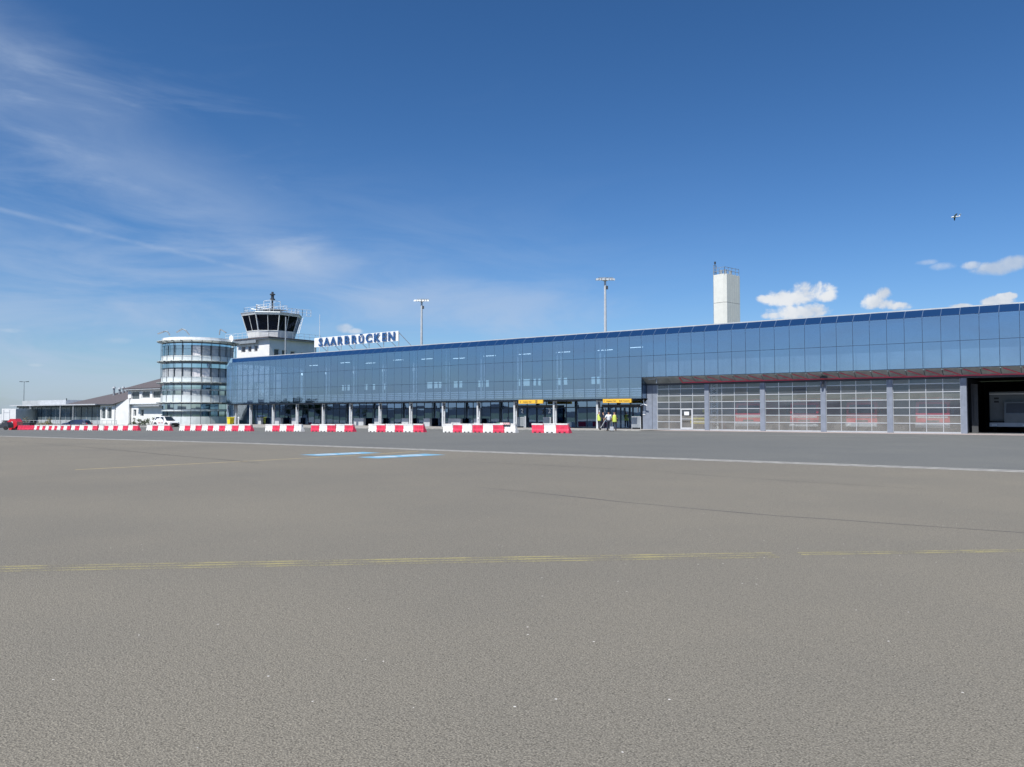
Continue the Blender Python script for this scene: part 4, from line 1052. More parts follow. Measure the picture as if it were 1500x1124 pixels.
for s_ in (-1, 1): MB().bar((0, 0, q.z), (s_*1.1, 0, q.z+.05), .1, .1).bar((s_*.6, 0, q.z+.02), (s_*1.35, 0, q.z+.06), .35, .18).build('lamp_head', m_dgrey, t, local=True)

# ------------------------------------------------------------------ barriers
SEG = 1.217; RB = 54.5
prof = [(-.27, .0), (-.27, .06), (-.245, .22), (-.17, .34), (-.12, .64), (-.12, .74), (.12, .74), (.12, .64), (.17, .34), (.245, .22), (.27, .06), (.27, .0)]
def barrier_meshes(mat):
    L = SEG-.03; m = MB(); rings = []
    sl_ = .17
    for x, k in ((0, .96), (.03, 1), (L-.03, 1), (L, .96)):
        rings.append([(x-(z*.22), y*k, z) for y, z in prof])
    m.loft(rings); body = m.mesh('body', mat=mat)
    rbm = MB()
    for i in range(1, 5):
        x = L*i/5; rbm.prism([(-.262, .07), (-.240, .215), (-.165, .33), (-.125, .60), (-.16, .60), (-.20, .34), (-.28, .2)], x-.03, x+.03, 'x')
    for j, (a_, b_, c_) in enumerate(rbm.v): rbm.v[j] = (a_-c_*.22, b_, c_)
    ribs = rbm.mesh('rib', mat=mat)
    cap = MB().box(.0-.15, L-.19, -.135, .135, .66, .79).mesh('cap', mat=m_barW, bevel=.02)  # white strip along the block top, on red blocks too
    ft = MB()
    for x in (.32, .80): ft.box(x-.09, x+.09, -.285, -.20, .0, .09)
    feet = ft.mesh('fork_slot', mat=m_black)
    pin = MB().rod((L-.14, 0, .1), (L-.14, 0, .84), .03, 6).mesh('coupling_pin', mat=m_galv)
    return body, ribs, cap, feet, pin
bmR, bmW = barrier_meshes(m_barR), barrier_meshes(m_barW)
ordn = ['first', 'second', 'third', 'fourth', 'fifth', 'sixth', 'seventh', 'eighth', 'ninth', 'tenth', 'eleventh', 'twelfth', 'thirteenth', 'fourteenth']
rows = [(780.6, 834.3, 'RWR', "the three block row"), (651, 756, 'WRWRWRW', "the seven block row"),
        (541.4, 621, 'WRWRWR', "the six block row left of the floodlight mast"), (458, 518.7, 'RWRWR', "the five block row with red ends"),
        (391.4, 444, 'WRWRW', "the five block row with white ends"), (264.6, 370, 'WRWRWRWRWRWR', "the long row below the round tower"),
        (217, 250.5, 'WRWR', "the row before the white car"), (147.5, 204.8, 'WRWRWRWR', "the eight block row below the annex"),
        (106, 144.8, 'WRWRWR', "the six block row near the blue car"), (27.5, 104.8, 'RRRRRRWRWRWRWRWRWR', "the leftmost row below the pavilion")]
rb = random.Random(5)
for u0, u1, pat, where in rows:
    xa_, xb_2 = onx(u0, RB), onx(u1, RB); L = (xb_2-xa_)/len(pat)
    for i, chh in enumerate(pat):
        x = xa_+L*i+.08; z = gz(x, RB)
        col = 'red' if chh == 'R' else 'white'
        meshes = bmR if chh == 'R' else bmW
        if len(pat) <= 14: nm = ordn[i]
        else: nm = ordn[i] if i < 14 else {14: 'fifteenth', 15: 'sixteenth', 16: 'seventeenth', 17: 'eighteenth'}[i]
        t = thing('water_barrier', '%s barrier block, %s from left in %s' % (col, nm, where), 'barrier', (x, RB+rb.uniform(-.07, .07), z), R(rb.gauss(0, 1.3)), 'plastic barrier blocks lined up along the service road')
        t.scale = (L/SEG, 1, 1)
        for me in meshes:
            if me.name.startswith('cap') and pat.startswith('RRR') and i < 6: continue
            o = bpy.data.objects.new(me.name.split('.')[0], me); C.objects.link(o); o.parent = t
# small chequered placard fixed on the row of seven
x = onx(737, RB-.15); z = gz(x, RB)+.74
pl = thing('placard', 'small red and white chequered placard with a green field on the row of seven barriers', 'placard', (x, RB-.16, z))
MB().box(-.75, .75, -.01, .01, -.12, .17).build('board', m_black, pl, local=True)
MB().box(-.70, -.35, -.02, -.011, -.05, .13).build('green_field', M('green_field', (.10, .24, .17), .5), pl, local=True)
MB().box(-.33, .72, -.02, -.011, -.05, .13).build('white_field', m_barW, pl, local=True)
ck = MB()
for i in range(7):
    for j in range(2):
        if (i+j) % 2: ck.box(.02+i*.1, .10+i*.1, -.026, -.0205, -.04+j*.085, .035+j*.085)
ck.build('chequers', m_barR, pl, local=True)

# ------------------------------------------------------------------ vehicles
def car(label, cat, pos, rz, paint, kind='suv', glassm=m_carg, lightbar=False, stripe=None):
    t = thing('parked_car', label, cat, pos, rz)
    L, Wd, Hh = 4.45, 1.82, 1.66 if kind == 'suv' else 1.46
    # lower body, lofted along its length
    sect = [(-2.22, .55, .80, .70), (-2.12, .30, .95, .84), (-1.5, .22, 1.0, .90), (-.2, .22, .98, .91), (1.0, .22, .96, .91), (1.7, .24, .90, .88), (2.1, .30, .78, .80), (2.22, .42, .66, .66)]
    rings = []
    for x, zb, zt_, hw in sect:
        rings.append([(x, -hw, zb+.08), (x, -hw*.9, zb), (x, hw*.9, zb), (x, hw, zb+.08), (x, hw, zt_-.18), (x, hw*.90, zt_), (x, -hw*.90, zt_), (x, -hw, zt_-.18)])
    MB().loft(rings).build('body', paint, t, local=True, bevel=.0, smooth=False)
    ct = Hh
    cab = [(-2.05, .90, .90, .74), (-1.75, .95, ct-.12, .62), (-1.3, .96, ct, .60), (-.1, .96, ct, .60), (.35, .95, ct-.08, .60), (1.15, .93, .95, .76)]
    rings = [[(x, -.80, zb), (x, .80, zb), (x, hw, zt_), (x, -hw, zt_)] for x, zb, zt_, hw in cab]
    cabo = MB().loft(rings).build('cabin', paint, t, local=True)
    # windows laid proud of the cabin
    for s_ in (-1, 1):
        for a_, b_ in ((-1.72, -.62), (-.54, .62)):
            y0_ = s_*.785; y1_ = s_*.640
            xt0, xt1 = a_+.16, b_-(.0 if b_ < 0 else .34)
            w_ = MB().add([(a_, y0_, 1.0), (b_, y0_, 1.0), (xt1, y1_, ct-.13), (xt0, y1_, ct-.13), (a_, y0_-s_*.03, 1.0), (b_, y0_-s_*.03, 1.0), (xt1, y1_-s_*.03, ct-.13), (xt0, y1_-s_*.03, ct-.13)],
                          [(0,1,2,3),(7,6,5,4),(0,4,5,1),(1,5,6,2),(2,6,7,3),(3,7,4,0)])
            w_.build('side_window', glassm, t, local=True)
    MB().add([(1.12, -.70, .99), (1.12, .70, .99), (.42, .55, ct-.12), (.42, -.55, ct-.12), (1.18, -.70, .98), (1.18, .70, .98), (.46, .55, ct-.06), (.46, -.55, ct-.06)],
             [(4,5,6,7),(3,2,1,0),(0,1,5,4),(1,2,6,5),(2,3,7,6),(3,0,4,7)]).build('windscreen', glassm, t, local=True)
    MB().add([(-2.02, -.66, .99), (-2.02, .66, .99), (-1.78, .54, ct-.16), (-1.78, -.54, ct-.16), (-2.06, -.66, .99), (-2.06, .66, .99), (-1.82, .54, ct-.14), (-1.82, -.54, ct-.14)],
             [(7,6,5,4),(0,1,2,3),(0,4,5,1),(1,5,6,2),(2,6,7,3),(3,7,4,0)]).build('rear_window', glassm, t, local=True)
    MB().box(2.10, 2.27, -.80, .80, .22, .50).build('bumper', m_black if kind == 'suv' else paint, t, local=True, bevel=.03)
    MB().box(2.17, 2.24, -.42, .42, .52, .64).build('grille', m_black, t, local=True)
    MB().box(-2.27, -2.12, -.80, .80, .30, .55).build('rear_bumper', m_black if kind == 'suv' else paint, t, local=True, bevel=.03)
    for s_ in (-1, 1):
        MB().box(2.02, 2.19, s_*.62-.14, s_*.62+.14, .56, .72).build('headlight', m_lgrey, t, local=True, bevel=.02)
        MB().box(-2.22, -2.10, s_*.66-.1, s_*.66+.1, .68, .92).build('tail_light', m_fire, t, local=True)
        MB().box(.62, .80, s_*.93-.09, s_*.93+.09, .98, 1.12).build('mirror', paint, t, local=True)
        for x in (-1.38, 1.38):
            MB().rod((x, s_*.70, .33), (x, s_*.925, .33), .42, 18).build('wheel_arch', m_black, t, local=True)
            w_ = MB().rod((x, s_*.72, .33), (x, s_*.945, .33), .33, 18).build('tyre', m_tyre, t, local=True)
            rmb = MB().rod((x, s_*.94, .33), (x, s_*.96, .33), .21, 14).build('rim', m_galv, t, local=True)
        if stripe:
            MB().box(-.55, .55, s_*.905-.005, s_*.905+.005, .56, .72).box(.2, .5, s_*.905-.005, s_*.905+.005, .73, .84).build('emblem', stripe, t, local=True)
    if lightbar: MB().box(-.55, -.30, -.5, .5, ct+.01, ct+.11).build('light_bar', m_dgrey, t, local=True, bevel=.02)
    return t
def place(u, v, Z):
    p = atz(u, 607, Z); return (p.x, p.y, gz(p.x, p.y))
m_emb = M('red_emblem', (.62, .12, .10), .5)
car('white off road car with red emblem and roof bar parked between barriers and annex', 'car', place(243.5, 0, 119), YAW+R(-33), m_carw, 'suv', lightbar=True, stripe=m_emb)
car('dark blue hatchback parked behind the barriers before the pavilion', 'car', place(112.5, 0, 128), YAW+R(176), m_carb, 'car')
def fire_truck(u, D_, label, wid=2.5, z0=0, paint=m_fire, variant=0):
    x = D_*g_(u); t = thing('fire_truck', label, 'fire truck', (x, D_, .03)); h = wid/2
    MB().prism([(0, .55), (0, 1.9), (.25, 2.55), (2.1, 2.65), (2.1, .55)], -h, h, 'x').build('cab', paint, t, local=True)
    MB().box(-h, h, 2.15, 7.6, .6, 3.0).build('body', paint, t, local=True, bevel=.03)
    MB().add([(-h*.84, -.012, 1.62), (h*.84, -.012, 1.62), (h*.84, -.012, 1.90), (h*.80, .17, 2.36), (-h*.80, .17, 2.36), (-h*.84, -.012, 1.90)], [(0, 1, 2, 5), (5, 2, 3, 4)]).build('windscreen', m_carg, t, local=True)
    MB().box(-h-.02, h+.02, -.28, .02, .42, .80).build('bumper', m_lgrey, t, local=True, bevel=.03)
    MB().box(-h*.4, h*.4, -.03, .0, .86, 1.02).build('grille', m_black, t, local=True)
    MB().box(-h*.9, h*.9, -.04, -.005, 1.23, 1.33).build('white_band', m_wpaint, t, local=True)
    for s_ in (-1, 1):
        MB().box(s_*h*.78-.16, s_*h*.78+.16, -.31, -.27, .52, .70).build('headlight', m_wpaint, t, local=True)
        MB().box(s_*(h+.22)-.10, s_*(h+.22)+.10, -.1, .0, 1.5, 2.05).build('mirror', m_black, t, local=True)
        MB().box(s_*h*.6-.3, s_*h*.6+.3, .4, .7, 2.66, 2.86).build('blue_light', m_bluel, t, local=True)
        for y in (1.0, 5.6):
            MB().rod((s_*(h-.32), y, .5), (s_*(h-.01), y, .5), .5, 16).build('tyre', m_tyre, t, local=True)
    return t
fire_truck(1096, 72.9, 'red fire truck behind the second gate from the grey wall')
fire_truck(1178, 72.8, 'red fire truck with a pale bumper behind the third gate')
fire_truck(1262, 73.0, 'red fire truck behind the fourth gate')
fire_truck(1366, 72.9, 'red fire truck behind the gate next to the open bay')
# yellow machine behind the first gate
x = 73.2*g_(1025); t = thing('pump_trailer', 'yellow pump trailer behind the gate with the wicket door', 'trailer', (x, 73.2, .03))
MB().box(-1.0, .8, 0, 2.2, .55, 1.25).build('body', m_bin, t, local=True, bevel=.08)
for s_ in (-.8, .6): MB().rod((s_-.1, .8, .33), (s_+.1, .8, .33), .33, 14).build('tyre', m_tyre, t, local=True)
MB().bar((0, 0, .5), (0, -.9, .4), .1, .1).build('drawbar', m_dgrey, t, local=True)
MB().box(.2, .55, .2, .4, 1.7, 2.1).box(.35, .4, .25, .3, 1.25, 1.7).build('lamp', m_bin, t, local=True)
# grey truck in the open bay
D_ = 77.5; x = D_*g_(1473.5); t = thing('box_truck', 'grey box truck standing in the dark open bay', 'truck', (x+.25, D_, .03)); h = 1.45
MB().box(-h, h+.3, .35, 7, .95, 3.42).build('box_body', m_truck, t, local=True, bevel=.03)
MB().box(-h, h+.3, .31, .349, 3.18, 3.27).build('marker_strip', m_wpaint, t, local=True)
MB().box(-h+.06, -h+1.0, .30, .348, 1.05, 3.05).build('locker_door', m_truck, t, local=True)
for j in range(2): MB().box(-h+.35, -h+.70, .285, .299, 2.5+.28*j, 2.65+.28*j).build('vent', m_black, t, local=True)
MB().prism([(-.9, .8), (-.9, 1.5), (-.72, 2.55), (.34, 2.6), (.34, .8)], -h+1.15, h+.2, 'x').build('cab', m_truck, t, local=True)
MB().add([(-h+1.27, -.865, 1.62), (h+.08, -.865, 1.62), (h+.04, -.745, 2.42), (-h+1.31, -.745, 2.42), (-h+1.27, -.885, 1.62), (h+.08, -.885, 1.62), (h+.04, -.765, 2.42), (-h+1.31, -.765, 2.42)],
         [(4,5,6,7),(3,2,1,0),(0,4,5,1),(1,5,6,2),(2,6,7,3),(3,7,4,0)]).build('windscreen', m_dgrey, t, local=True)
MB().box(-h+.1, h+.2, -1.0, -.88, .48, .82).build('bumper', m_lgrey, t, local=True, bevel=.02)
for x_ in (-h+.45, h-.3): MB().box(x_-.18, x_+.18, -1.02, -1.0, .56, .68).build('headlight', m_wpaint, t, local=True)
for x_ in (-h+.35, h-.1): MB().rod((x_-.14, .6, .48), (x_+.14, .6, .48), .48, 16).build('tyre', m_tyre, t, local=True)
MB().box(-h+.2, h, -.8, 6.8, .55, .9).build('chassis', m_black, t, local=True)

# far left: white trailer and red octagonal tank
def octx(r, y0_, y1_, z): return [[(r*math.cos(R(22.5+45*i)), y, z+r*math.sin(R(22.5+45*i))) for i in range(8)] for y in (y0_, y1_)]
p = place(18, 0, 128); t = thing('red_tank', 'red octagonal ended tank with a white plate at the far left behind the barriers', 'tank', p, YAW)
MB().loft(octx(.86, 0, 1.5, 1.0)).build('tank_body', m_fire, t, local=True)
MB().box(-.12, .12, -.03, -.005, .95, 1.35).build('plate', m_wpaint, t, local=True)
for x_ in (-.45, .45): MB().box(x_-.08, x_+.08, .2, 1.4, 0, .35).build('skid', m_dgrey, t, local=True)
MB().box(-.5, .5, -.02, .2, .0, .3).build('stand', m_fire, t, local=True)
p = place(12, 0, 165); t = thing('white_trailer', 'white box trailer at the far left edge beside the pavilion', 'trailer', p, YAW)
MB().box(-1.35, 1.6, 0, 8, .75, 3.2).build('box_body', m_wpaint, t, local=True, bevel=.04)
MB().box(-1.0, -.9, -.04, -.005, .9, 3.0).box(.25, .35, -.04, -.005, .9, 3.0).box(-.95, .3, -.04, -.005, 2.4, 2.46).build('door_bar', m_lgrey, t, local=True)
for x_ in (-1.0, 1.2): MB().rod((x_-.15, 1.2, .4), (x_+.15, 1.2, .4), .45, 14).build('tyre', m_tyre, t, local=True)
MB().box(-1.2, 1.4, .1, 7.5, .45, .74).build('chassis', m_dgrey, t, local=True)
p = place(1, 0, 172); t = thing('white_container', 'low white container at the very left edge of the view', 'container', p, YAW)
MB().box(-3, 1.2, 0, 3, 0, 1.9).build('container_body', m_wpaint, t, local=True, bevel=.04)
for i in range(8): MB().box(-2.8+i*.5, -2.65+i*.5, -.04, -.005, .1, 1.8).build('corrugation', m_lgrey, t, local=True)
p = place(31, 0, 131); t = thing('dark_skip', 'dark low skip right of the red tank', 'skip', p, YAW)
MB().prism([(-1.2, .1), (-1.5, 1.15), (1.5, 1.15), (1.2, .1)], 0, 1.8, 'y').build('skip_body', m_dgrey, t, local=True)
MB().box(-1.55, 1.55, -.05, 1.85, 1.151, 1.21).build('rim', m_dgrey, t, local=True)
p = place(4, 0, 126); t = thing('dark_tug', 'small dark tow tractor at the left edge beside the red tank', 'tractor', p, YAW)
MB().prism([(-1.3, .3), (-1.3, .85), (-.2, .9), (-.1, 1.25), (.6, 1.25), (.9, .85), (.9, .3)], 0, 1.4, 'y').build('tug_body', m_dgrey, t, local=True)
for x_ in (-.9, .5): MB().rod((x_, -.08, .3), (x_, .2, .3), .3, 14).build('tyre', m_tyre, t, local=True)

# aircraft climbing away
p = atz(1406, 318, 1000)
PL = thing('airplane', 'small white propeller airplane flying in the blue sky above the right end of the terminal', 'airplane', p, YAW)
q = MB(); rings = []
for t_, r_ in ((0, .2), (.08, .9), (.25, 1.2), (.6, 1.15), (.85, .6), (1, .15)):
    x = -7+15*t_; rings.append([(x, r_*math.cos(a*math.pi/4), .10*x+.2+r_*math.sin(a*math.pi/4)) for a in range(8)])
q.loft(rings).build('fuselage', m_wpaint, PL, local=True)
MB().add([(-3.6, -9, 3.2), (-1.6, -9, 3.1), (.2, 0, .7), (-3.2, 0, .9), (-3.6, -9, 3.4), (-1.6, -9, 3.3), (.2, 0, 1.1), (-3.2, 0, 1.3)], [(0,3,2,1),(4,5,6,7),(0,1,5,4),(1,2,6,5),(2,3,7,6),(3,0,4,7)]).build('wing', m_galv, PL, local=True)
MB().add([(2.6, 9, -3.6), (4.2, 9, -3.7), (.4, 0, .5), (-3.0, 0, .7), (2.6, 9, -3.3), (4.2, 9, -3.4), (.4, 0, .9), (-3.0, 0, 1.1)], [(0,3,2,1),(4,5,6,7),(0,1,5,4),(1,2,6,5),(2,3,7,6),(3,0,4,7)]).build('wing', m_dgrey, PL, local=True)
MB().prism([(5.2, .8), (7.8, 1.0), (8.4, 4.2), (7.0, 4.2)], -.12, .12, 'y').build('tail_fin', m_wpaint, PL, local=True)
MB().box(6.8, 8.6, -2.8, 2.8, 4.1, 4.3).build('tailplane', m_wpaint, PL, local=True)

PL.scale = (.8, .8, .8)
# ------------------------------------------------------------------ bins, counters, posts
p = onp(338, 620, 70.2); t = thing('yellow_bin', 'yellow waste bin with a lid at the left end of the terminal', 'bin', (p.x, 70.2, .05))
MB().prism([(-.32, 0), (-.42, .95), (.42, .95), (.32, 0)], -.36, .36, 'y').build('bin_body', m_bin, t, local=True, bevel=.02)
MB().prism([(-.46, .96), (-.40, 1.08), (.40, 1.08), (.46, .96)], -.42, .42, 'y').build('lid', m_bin, t, local=True)
for x_ in (-.3, .3): MB().rod((x_-.05, .3, .1), (x_+.05, .3, .1), .1, 10).build('wheel', m_black, t, local=True)
cab_l = [(520, 534, 'wide grey counter right of the pillar below the word end of the name board'), (550, 558, 'narrow grey cabinet in front of a pillar, third cabinet from the left in the row'), (590, 600, 'grey cabinet beside the pillar right of the floodlight mast'),
         (622, 631, 'single grey cabinet standing free between two pillars'), (658, 676, 'widest grey counter behind the row of seven barriers'), (695.5, 702.5, 'narrow grey cabinet behind a pillar left of gate 2'),
         (378, 384, 'small grey cabinet near the left end of the terminal'), (403.5, 413, 'grey counter right of the second left pillar'), (429, 436, 'narrow grey cabinet at the pillar above the row of five white ended blocks')]
for u0, u1, lb in cab_l:
    Dq = 72.4; xa_, xb_2 = Dq*g_(u0), Dq*g_(u1)
    t = thing('counter_cabinet', lb, 'cabinet', ((xa_+xb_2)/2, Dq, .05), 0, 'grey cabinets along the ground floor glass')
    hw = (xb_2-xa_)/2
    MB().box(-hw, hw, -.2, .2, .0, .96).build('cabinet_body', m_lgrey, t, local=True, bevel=.01)
    MB().box(-hw-.03, hw+.03, -.23, .23, .961, 1.0).build('cabinet_top', m_galv, t, local=True)
def caged(u0, u1, lb, h=1.15):
    Dq = 71.7; xa_, xb_2 = Dq*g_(u0), Dq*g_(u1); hw = (xb_2-xa_)/2
    t = thing('metal_screen', lb, 'screen', ((xa_+xb_2)/2, Dq, .05))
    MB().box(-hw, hw, -.02, .02, .15, h-.03).build('panel', m_galv, t, local=True)
    MB().rod((-hw, 0, 0), (-hw, 0, h), .035).rod((hw, 0, 0), (hw, 0, h), .035).rod((-hw, 0, h), (hw, 0, h), .03).build('frame', m_lgrey, t, local=True)
caged(757.5, 767.5, 'grey metal screen at the left side of gate 2'); caged(796, 807, 'pale metal screen at the right side of gate 2'); caged(925.5, 938.5, 'grey ribbed metal screen right of the door of gate 1', 1.25)
for u, lb in ((769.5, 'grey bollard post left of the gate 2 door'),):
    p = onp(u, 620, 71.0); tag(MB().rod((p.x, 71.0, .05), (p.x, 71.0, 1.35), .09, 8).build('bollard', m_lgrey, loc=(p.x, 71.0, .05)), lb, 'bollard')
p = onp(349.5, 620, 70.6); tag(MB().rod((p.x, 70.6, .05), (p.x, 70.6, 1.0), .10, 8).rod((p.x, 70.6, 1.0), (p.x, 70.6, 1.15), .16, 8, .05).build('bollard', m_wpaint, loc=(p.x, 70.6, .05)), 'white bollard right of the yellow bin', 'bollard')
p = onp(702.8, 618, 70.6); tag(MB().rod((p.x, 70.4, .05), (p.x, 70.4, 1.0), .05, 8).rod((p.x, 70.4, 1.0), (p.x, 70.4, 1.22), .14, 10).build('ash_post', m_wpaint, loc=(p.x, 70.4, .05)), 'white topped post beside the pillar left of gate 2', 'post')

# ------------------------------------------------------------------ plants
def leaves(n, rx, ry, rz, cz, size, rnd, clumps=9):
    m = MB(); cs = [(rnd.gauss(0, .5)*rx, rnd.gauss(0, .5)*ry, cz+rnd.gauss(0, .45)*rz) for _ in range(clumps)]
    for _ in range(n):
        c_ = rnd.choice(cs); v = Vector((rnd.gauss(0, 1), rnd.gauss(0, 1), rnd.gauss(0, 1))).normalized()*rnd.random()**.4*.48
        p = Vector((c_[0]+v.x*rx, c_[1]+v.y*ry, c_[2]+v.z*rz)); 
        if p.z < .02: p.z = .02+rnd.random()*.1
        a_ = Vector((rnd.gauss(0, 1), rnd.gauss(0, 1), rnd.gauss(0, 1))).normalized(); b_ = a_.orthogonal().normalized()*size*rnd.uniform(.5, 1); a_ = a_*size*rnd.uniform(.7, 1.3)
        m.add([p-a_, p+b_*.6, p+a_, p-b_*.6], [(0, 1, 2, 3)])
    return m
rn = random.Random(21)
shr = [(39, 132, 1.5, m_leaf2, 'dry yellow bush at the left end of the pavilion fence'), (47, 133, 1.2, m_leaf, 'small green bush beside the dry yellow bush'), (62, 140, 1.3, m_leaf2, 'pale dry grass clump below the pavilion glass'),
       (74, 140, 1.1, m_leaf2, 'low pale clump just left of the dark blue car'), (196, 141, .9, m_leaf, 'leftmost low dark shrub below the two storey annex'), (205, 141, .8, m_leaf, 'second low dark shrub below the two storey annex'),
       (213, 140, 1.0, m_leaf, 'third low dark shrub below the two storey annex'), (222, 139, .9, m_leaf, 'low dark shrub right behind the rear of the white car')]
for u, Z, s_, mt, lb in shr:
    x, y, z = place(u, 0, Z)
    t = thing('shrub', lb, 'shrub', (x, y, z), 0, 'shrubs in front of the annex buildings')
    leaves(260, 1.1*s_, .7*s_, .8*s_, .45*s_, .11, rn, 6).build('leaves', mt, t, local=True)
    q = MB()
    for _ in range(5): q.rod((0, 0, -.05), (rn.uniform(-.4, .4)*s_, rn.uniform(-.3, .3)*s_, .7*s_), .02, 4)
    q.build('stem', m_bark, t, local=True)
tr = thing('broadleaf_tree', 'green tree across the apron, mirrored in the left end of the glass', 'tree', (-260, -62, 0), 0, 'trees mirrored in the terminal glass')
q = MB(); q.rod((0, 0, -.5), (0, 0, 4), .35, 8, .22)
for a_ in range(6): q.rod((0, 0, 3+a_*.3), (2.2*math.cos(a_), 2.2*math.sin(a_), 6+a_*.4), .14, 6, .05)
q.build('trunk', m_bark, tr, local=True)
leaves(2600, 4.2, 4.2, 3.4, 7, .34, rn, 22).build('crown', m_leaf, tr, local=True)
tr.scale = (.72, .72, .72)
for x, y, s_ in ((-262, -72, .70), (-258, -56, .66), (-268, -36, .6), (-264, -28, .45), (-256, -92, .4)):
    c = copy_tree(tr); c.location = (x, y, 0); c.scale = (s_, s_, s_); c.rotation_euler = (0, 0, x+y)

# ------------------------------------------------------------------ people
def skinned(name, pts, edges, rads, mat, parent, sub=1):
    me = bpy.data.meshes.new(name); me.from_pydata(pts, edges, []); o = bpy.data.objects.new(name, me); C.objects.link(o)
    sk = o.modifiers.new('s', 'SKIN'); sk.use_smooth_shade = True
    for i, v in enumerate(me.skin_vertices[0].data if me.skin_vertices else []):
        pass
    if not me.skin_vertices:
        bm = bmesh.new(); bm.from_mesh(me); lay = bm.verts.layers.skin.verify(); bm.to_mesh(me); bm.free()
    for i, v in enumerate(me.skin_vertices[0].data):
        r = rads[i]; v.radius = r if isinstance(r, tuple) else (r, r); v.use_root = (i == 0)
    ss_ = o.modifiers.new('d', 'SUBSURF'); ss_.levels = ss_.render_levels = sub
    dg = bpy.context.evaluated_depsgraph_get(); m2 = bpy.data.meshes.new_from_object(o.evaluated_get(dg)); m2.materials.clear(); m2.materials.append(mat); m2.name = name
    for p_ in m2.polygons: p_.use_smooth = True
    bpy.data.objects.remove(o)
    n_ = bpy.data.objects.new(name, m2); C.objects.link(n_); n_.parent = parent
    return n_
def person(label, pos, rz, top, trs, hair=m_hair, h=1.78, stride=.12, vest=None, lean=0, arms='fwd', short=False, group='people standing at gate 1'):
    t = thing('person', label, 'person', pos, rz, group); k = h/1.78; t.scale = (k, k, k)
    l = lean
    # faces +Y in local space
    pel = (0, 0, .95); ch = (0, l*.3, 1.25); nk = (0, l*.45, 1.50); hd = (0, l*.5+.02, 1.62)
    shL, shR = (-.19, l*.42, 1.43), (.19, l*.42, 1.43)
    if arms == 'fwd': eL, eR, hL, hR = (-.24, .02+l*.4, 1.16), (.24, .02+l*.4, 1.16), (-.14, .26+l*.5, 1.08), (.14, .26+l*.5, 1.10)
    elif arms == 'hip': eL, eR, hL, hR = (-.36, -.02, 1.18), (.25, .0, 1.14), (-.20, .08, 1.00), (.25, .07, .90)
    else: eL, eR, hL, hR = (-.25, -.02, 1.15), (.25, -.02, 1.15), (-.26, .06, .88), (.26, .06, .88)
    kL, kR, aL, aR = (-.11, stride*.6, .50), (.11, -stride*.2, .50), (-.12, stride*.8, .09), (.13, -stride, .09)
    tL, tR = (-.13, stride*.8+.17, .04), (.14, -stride+.17, .04)
    pts = [pel, (0, l*.1, 1.08), ch, (0, l*.4, 1.40), nk, (0, hd[1], 1.57), (0, hd[1], 1.66), (0, hd[1]-.01, 1.73), shL, eL, hL, shR, eR, hR, (-.10, 0, .90), kL, aL, tL, (.10, 0, .90), kR, aR, tR]
    ed = [(0, 1), (1, 2), (2, 3), (3, 4), (4, 5), (5, 6), (6, 7), (3, 8), (8, 9), (9, 10), (3, 11), (11, 12), (12, 13), (0, 14), (14, 15), (15, 16), (16, 17), (0, 18), (18, 19), (19, 20), (20, 21)]
    rd = [(.11, .08), (.11, .08), (.13, .09), (.12, .08), .055, .06, (.082, .098), (.06, .075), .055, .042, .034, .055, .042, .034, .09, .06, .042, .035, .09, .06, .042, .035]
    skinned('body', pts, ed, rd, m_skin, t)
    skinned('shoes', [aL, tL], [(0, 1)], [.055, .045], m_black, t); skinned('shoes', [aR, tR], [(0, 1)], [.055, .045], m_black, t)
    zL = .08 if not short else .42
    def lerp(a_, b_, f): return tuple(a_[i]+(b_[i]-a_[i])*f for i in range(3))
    f = 1.0 if not short else .35
    skinned('trousers', [(0, 0, 1.06), (0, 0, .93), (-.10, 0, .88), kL, lerp(kL, aL, f), (.10, 0, .88), kR, lerp(kR, aR, f)], [(0, 1), (1, 2), (2, 3), (3, 4), (1, 5), (5, 6), (6, 7)], [(.155, .12), (.16, .125), .105, .078, .066, .105, .078, .066], trs, t)
    skinned('top', [(0, 0, .90), (0, l*.15, 1.12), ch, (0, l*.4, 1.42), shL, lerp(shL, eL, .95), shR, lerp(shR, eR, .95)], [(0, 1), (1, 2), (2, 3), (3, 4), (4, 5), (3, 6), (6, 7)], [(.195, .15), (.175, .14), (.20, .145), (.15, .115), .09, .066, .09, .066], top, t)
    if not short or True:
        skinned('sleeve', [eL, lerp(eL, hL, .8)], [(0, 1)], [.052, .044], top if vest else m_skin, t); skinned('sleeve', [eR, lerp(eR, hR, .8)], [(0, 1)], [.052, .044], top if vest else m_skin, t)
    if vest: skinned('vest', [(0, 0, .80), (0, 0, .84), (0, l*.12, 1.08), (0, l*.3, 1.28), (0, l*.42, 1.44), (0, l*.42, 1.47)], [(0, 1), (1, 2), (2, 3), (3, 4), (4, 5)], [(.25, .195), (.25, .195), (.225, .18), (.235, .18), (.20, .15), (.19, .14)], vest, t)
    skinned('hair', [(0, hd[1]-.03, 1.66), (0, hd[1]-.02, 1.75)], [(0, 1)], [(.09, .10), (.06, .075)], hair, t)
    hx = hd[1]
    MB().add([(-.018, hx+.085, 1.62), (.018, hx+.085, 1.62), (0, hx+.125, 1.615), (0, hx+.088, 1.665)], [(0, 2, 1), (0, 3, 2), (1, 2, 3), (0, 1, 3)]).build('nose', m_skin, t, local=True)
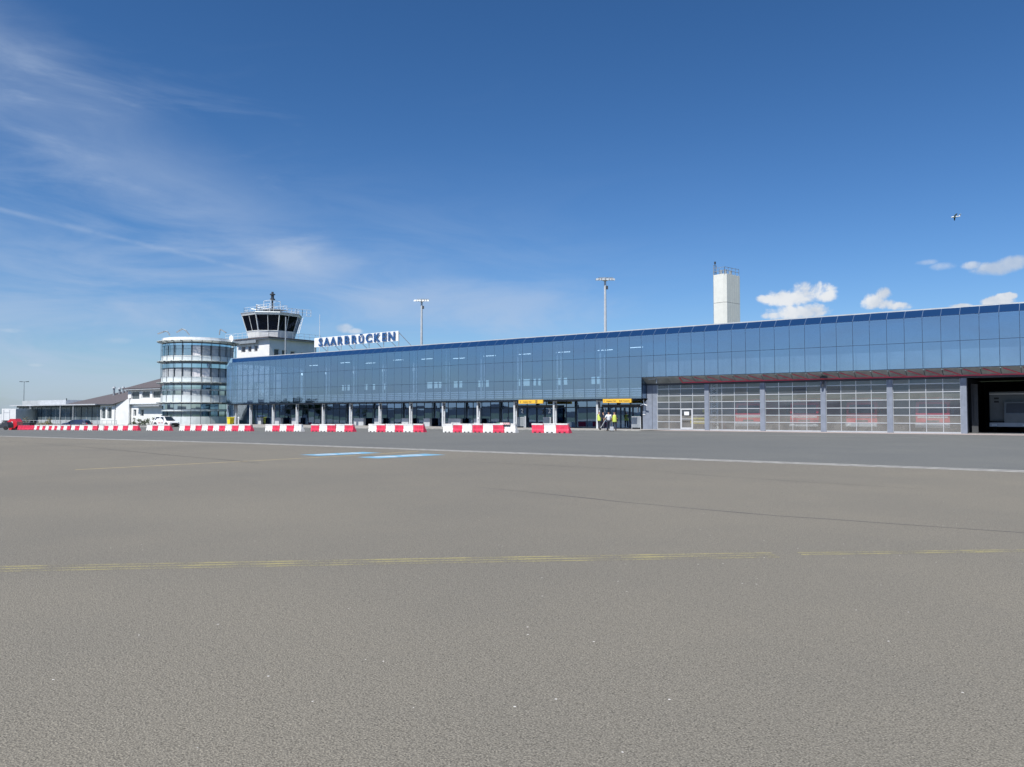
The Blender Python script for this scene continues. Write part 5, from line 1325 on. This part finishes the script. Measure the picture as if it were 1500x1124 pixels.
    for s_ in (-1, 1):
        MB().box(s_*.034-.012, s_*.034+.012, hx+.083, hx+.093, 1.655, 1.668).build('eye', m_black, t, local=True)
        MB().rod((s_*.080, hx, 1.64), (s_*.094, hx, 1.64), .028, 8).build('ear', m_skin, t, local=True)
        hp = hL if s_ < 0 else hR; el_ = eL if s_ < 0 else eR; d = (Vector(hp)-Vector(el_)).normalized(); side = Vector((1, 0, 0)) if abs(d.x) < .8 else Vector((0, 1, 0))
        for j in range(4): 
            o_ = side*(-.027+.018*j); b_ = Vector(hp)+o_+d*.02; m_ = b_+d*(.05+.008*(j in (1, 2))); e_ = m_+(d+Vector((0, .3, -.5))).normalized()*.035
            MB().path([b_, m_, e_], .0085, 5).build('finger', m_skin, t, local=True)
        MB().path([Vector(hp)-side*.03*s_, Vector(hp)-side*.05*s_+d*.035, Vector(hp)-side*.045*s_+d*.06], .010, 5).build('thumb', m_skin, t, local=True)
    return t
def pp(u, Z): x, y = cg((u-750)/1150.9*Z, Z); return (x, y, .0 if y < 65.5 else .05)
person('person in yellow hi vis vest and jeans standing left of the group beside the pillar', pp(877.5, 79.6), YAW+R(-60), m_dcl, m_jeans, m_hairg, 1.80, .06, m_vest, 0, 'fwd')
person('person in dark navy clothes standing between the vest wearer and the white shirt', pp(885, 77.2), YAW+R(80), m_dcl, m_dcl, m_hair, 1.72, .08, None, .15, 'down')
person('person in a white shirt and dark shorts seen from behind walking to gate 1', pp(891.7, 71.6), YAW+R(8), m_shirt, m_jeans, m_hair, 1.80, .12, None, 0, 'hip', short=False)
person('person in yellow hi vis vest and black trousers seen from behind, rightmost of the group', pp(900, 71.8), YAW+R(-6), m_dcl, m_dcl, m_hair, 1.80, .10, m_vest, 0, 'down')
x, y, z = pp(886, 74.5)
t = thing('luggage_trolley', 'folded silver trolley leaning among the people at gate 1', 'trolley', (x, y, .05), YAW)
MB().path([(-.45, 0, .1), (.1, 0, 1.05), (.28, 0, 1.08)], .03, 6).build('handle', m_lgrey, t, local=True)
MB().path([(.28, 0, 1.0), (.28, 0, .1), (-.4, 0, .1)], .03, 6).build('frame', m_lgrey, t, local=True)
for x_ in (-.45, .25): MB().rod((x_, -.05, .1), (x_, .05, .1), .1, 10).build('wheel', m_black, t, local=True)
x, y, z = pp(896, 71.5)
t = thing('suitcase', 'small pale wheeled suitcase between the white shirt and the right hi vis vest', 'suitcase', (x, y, .0), YAW)
MB().box(-.17, .17, -.11, .11, .06, .42).build('shell', m_lgrey, t, local=True, bevel=.03)
MB().path([(-.09, 0, .42), (-.09, 0, .85), (.09, 0, .85), (.09, 0, .42)], .012, 5).build('handle', m_galv, t, local=True)
for x_ in (-.13, .13): MB().rod((x_, -.03, .035), (x_, .03, .035), .035, 8).build('wheel', m_black, t, local=True)
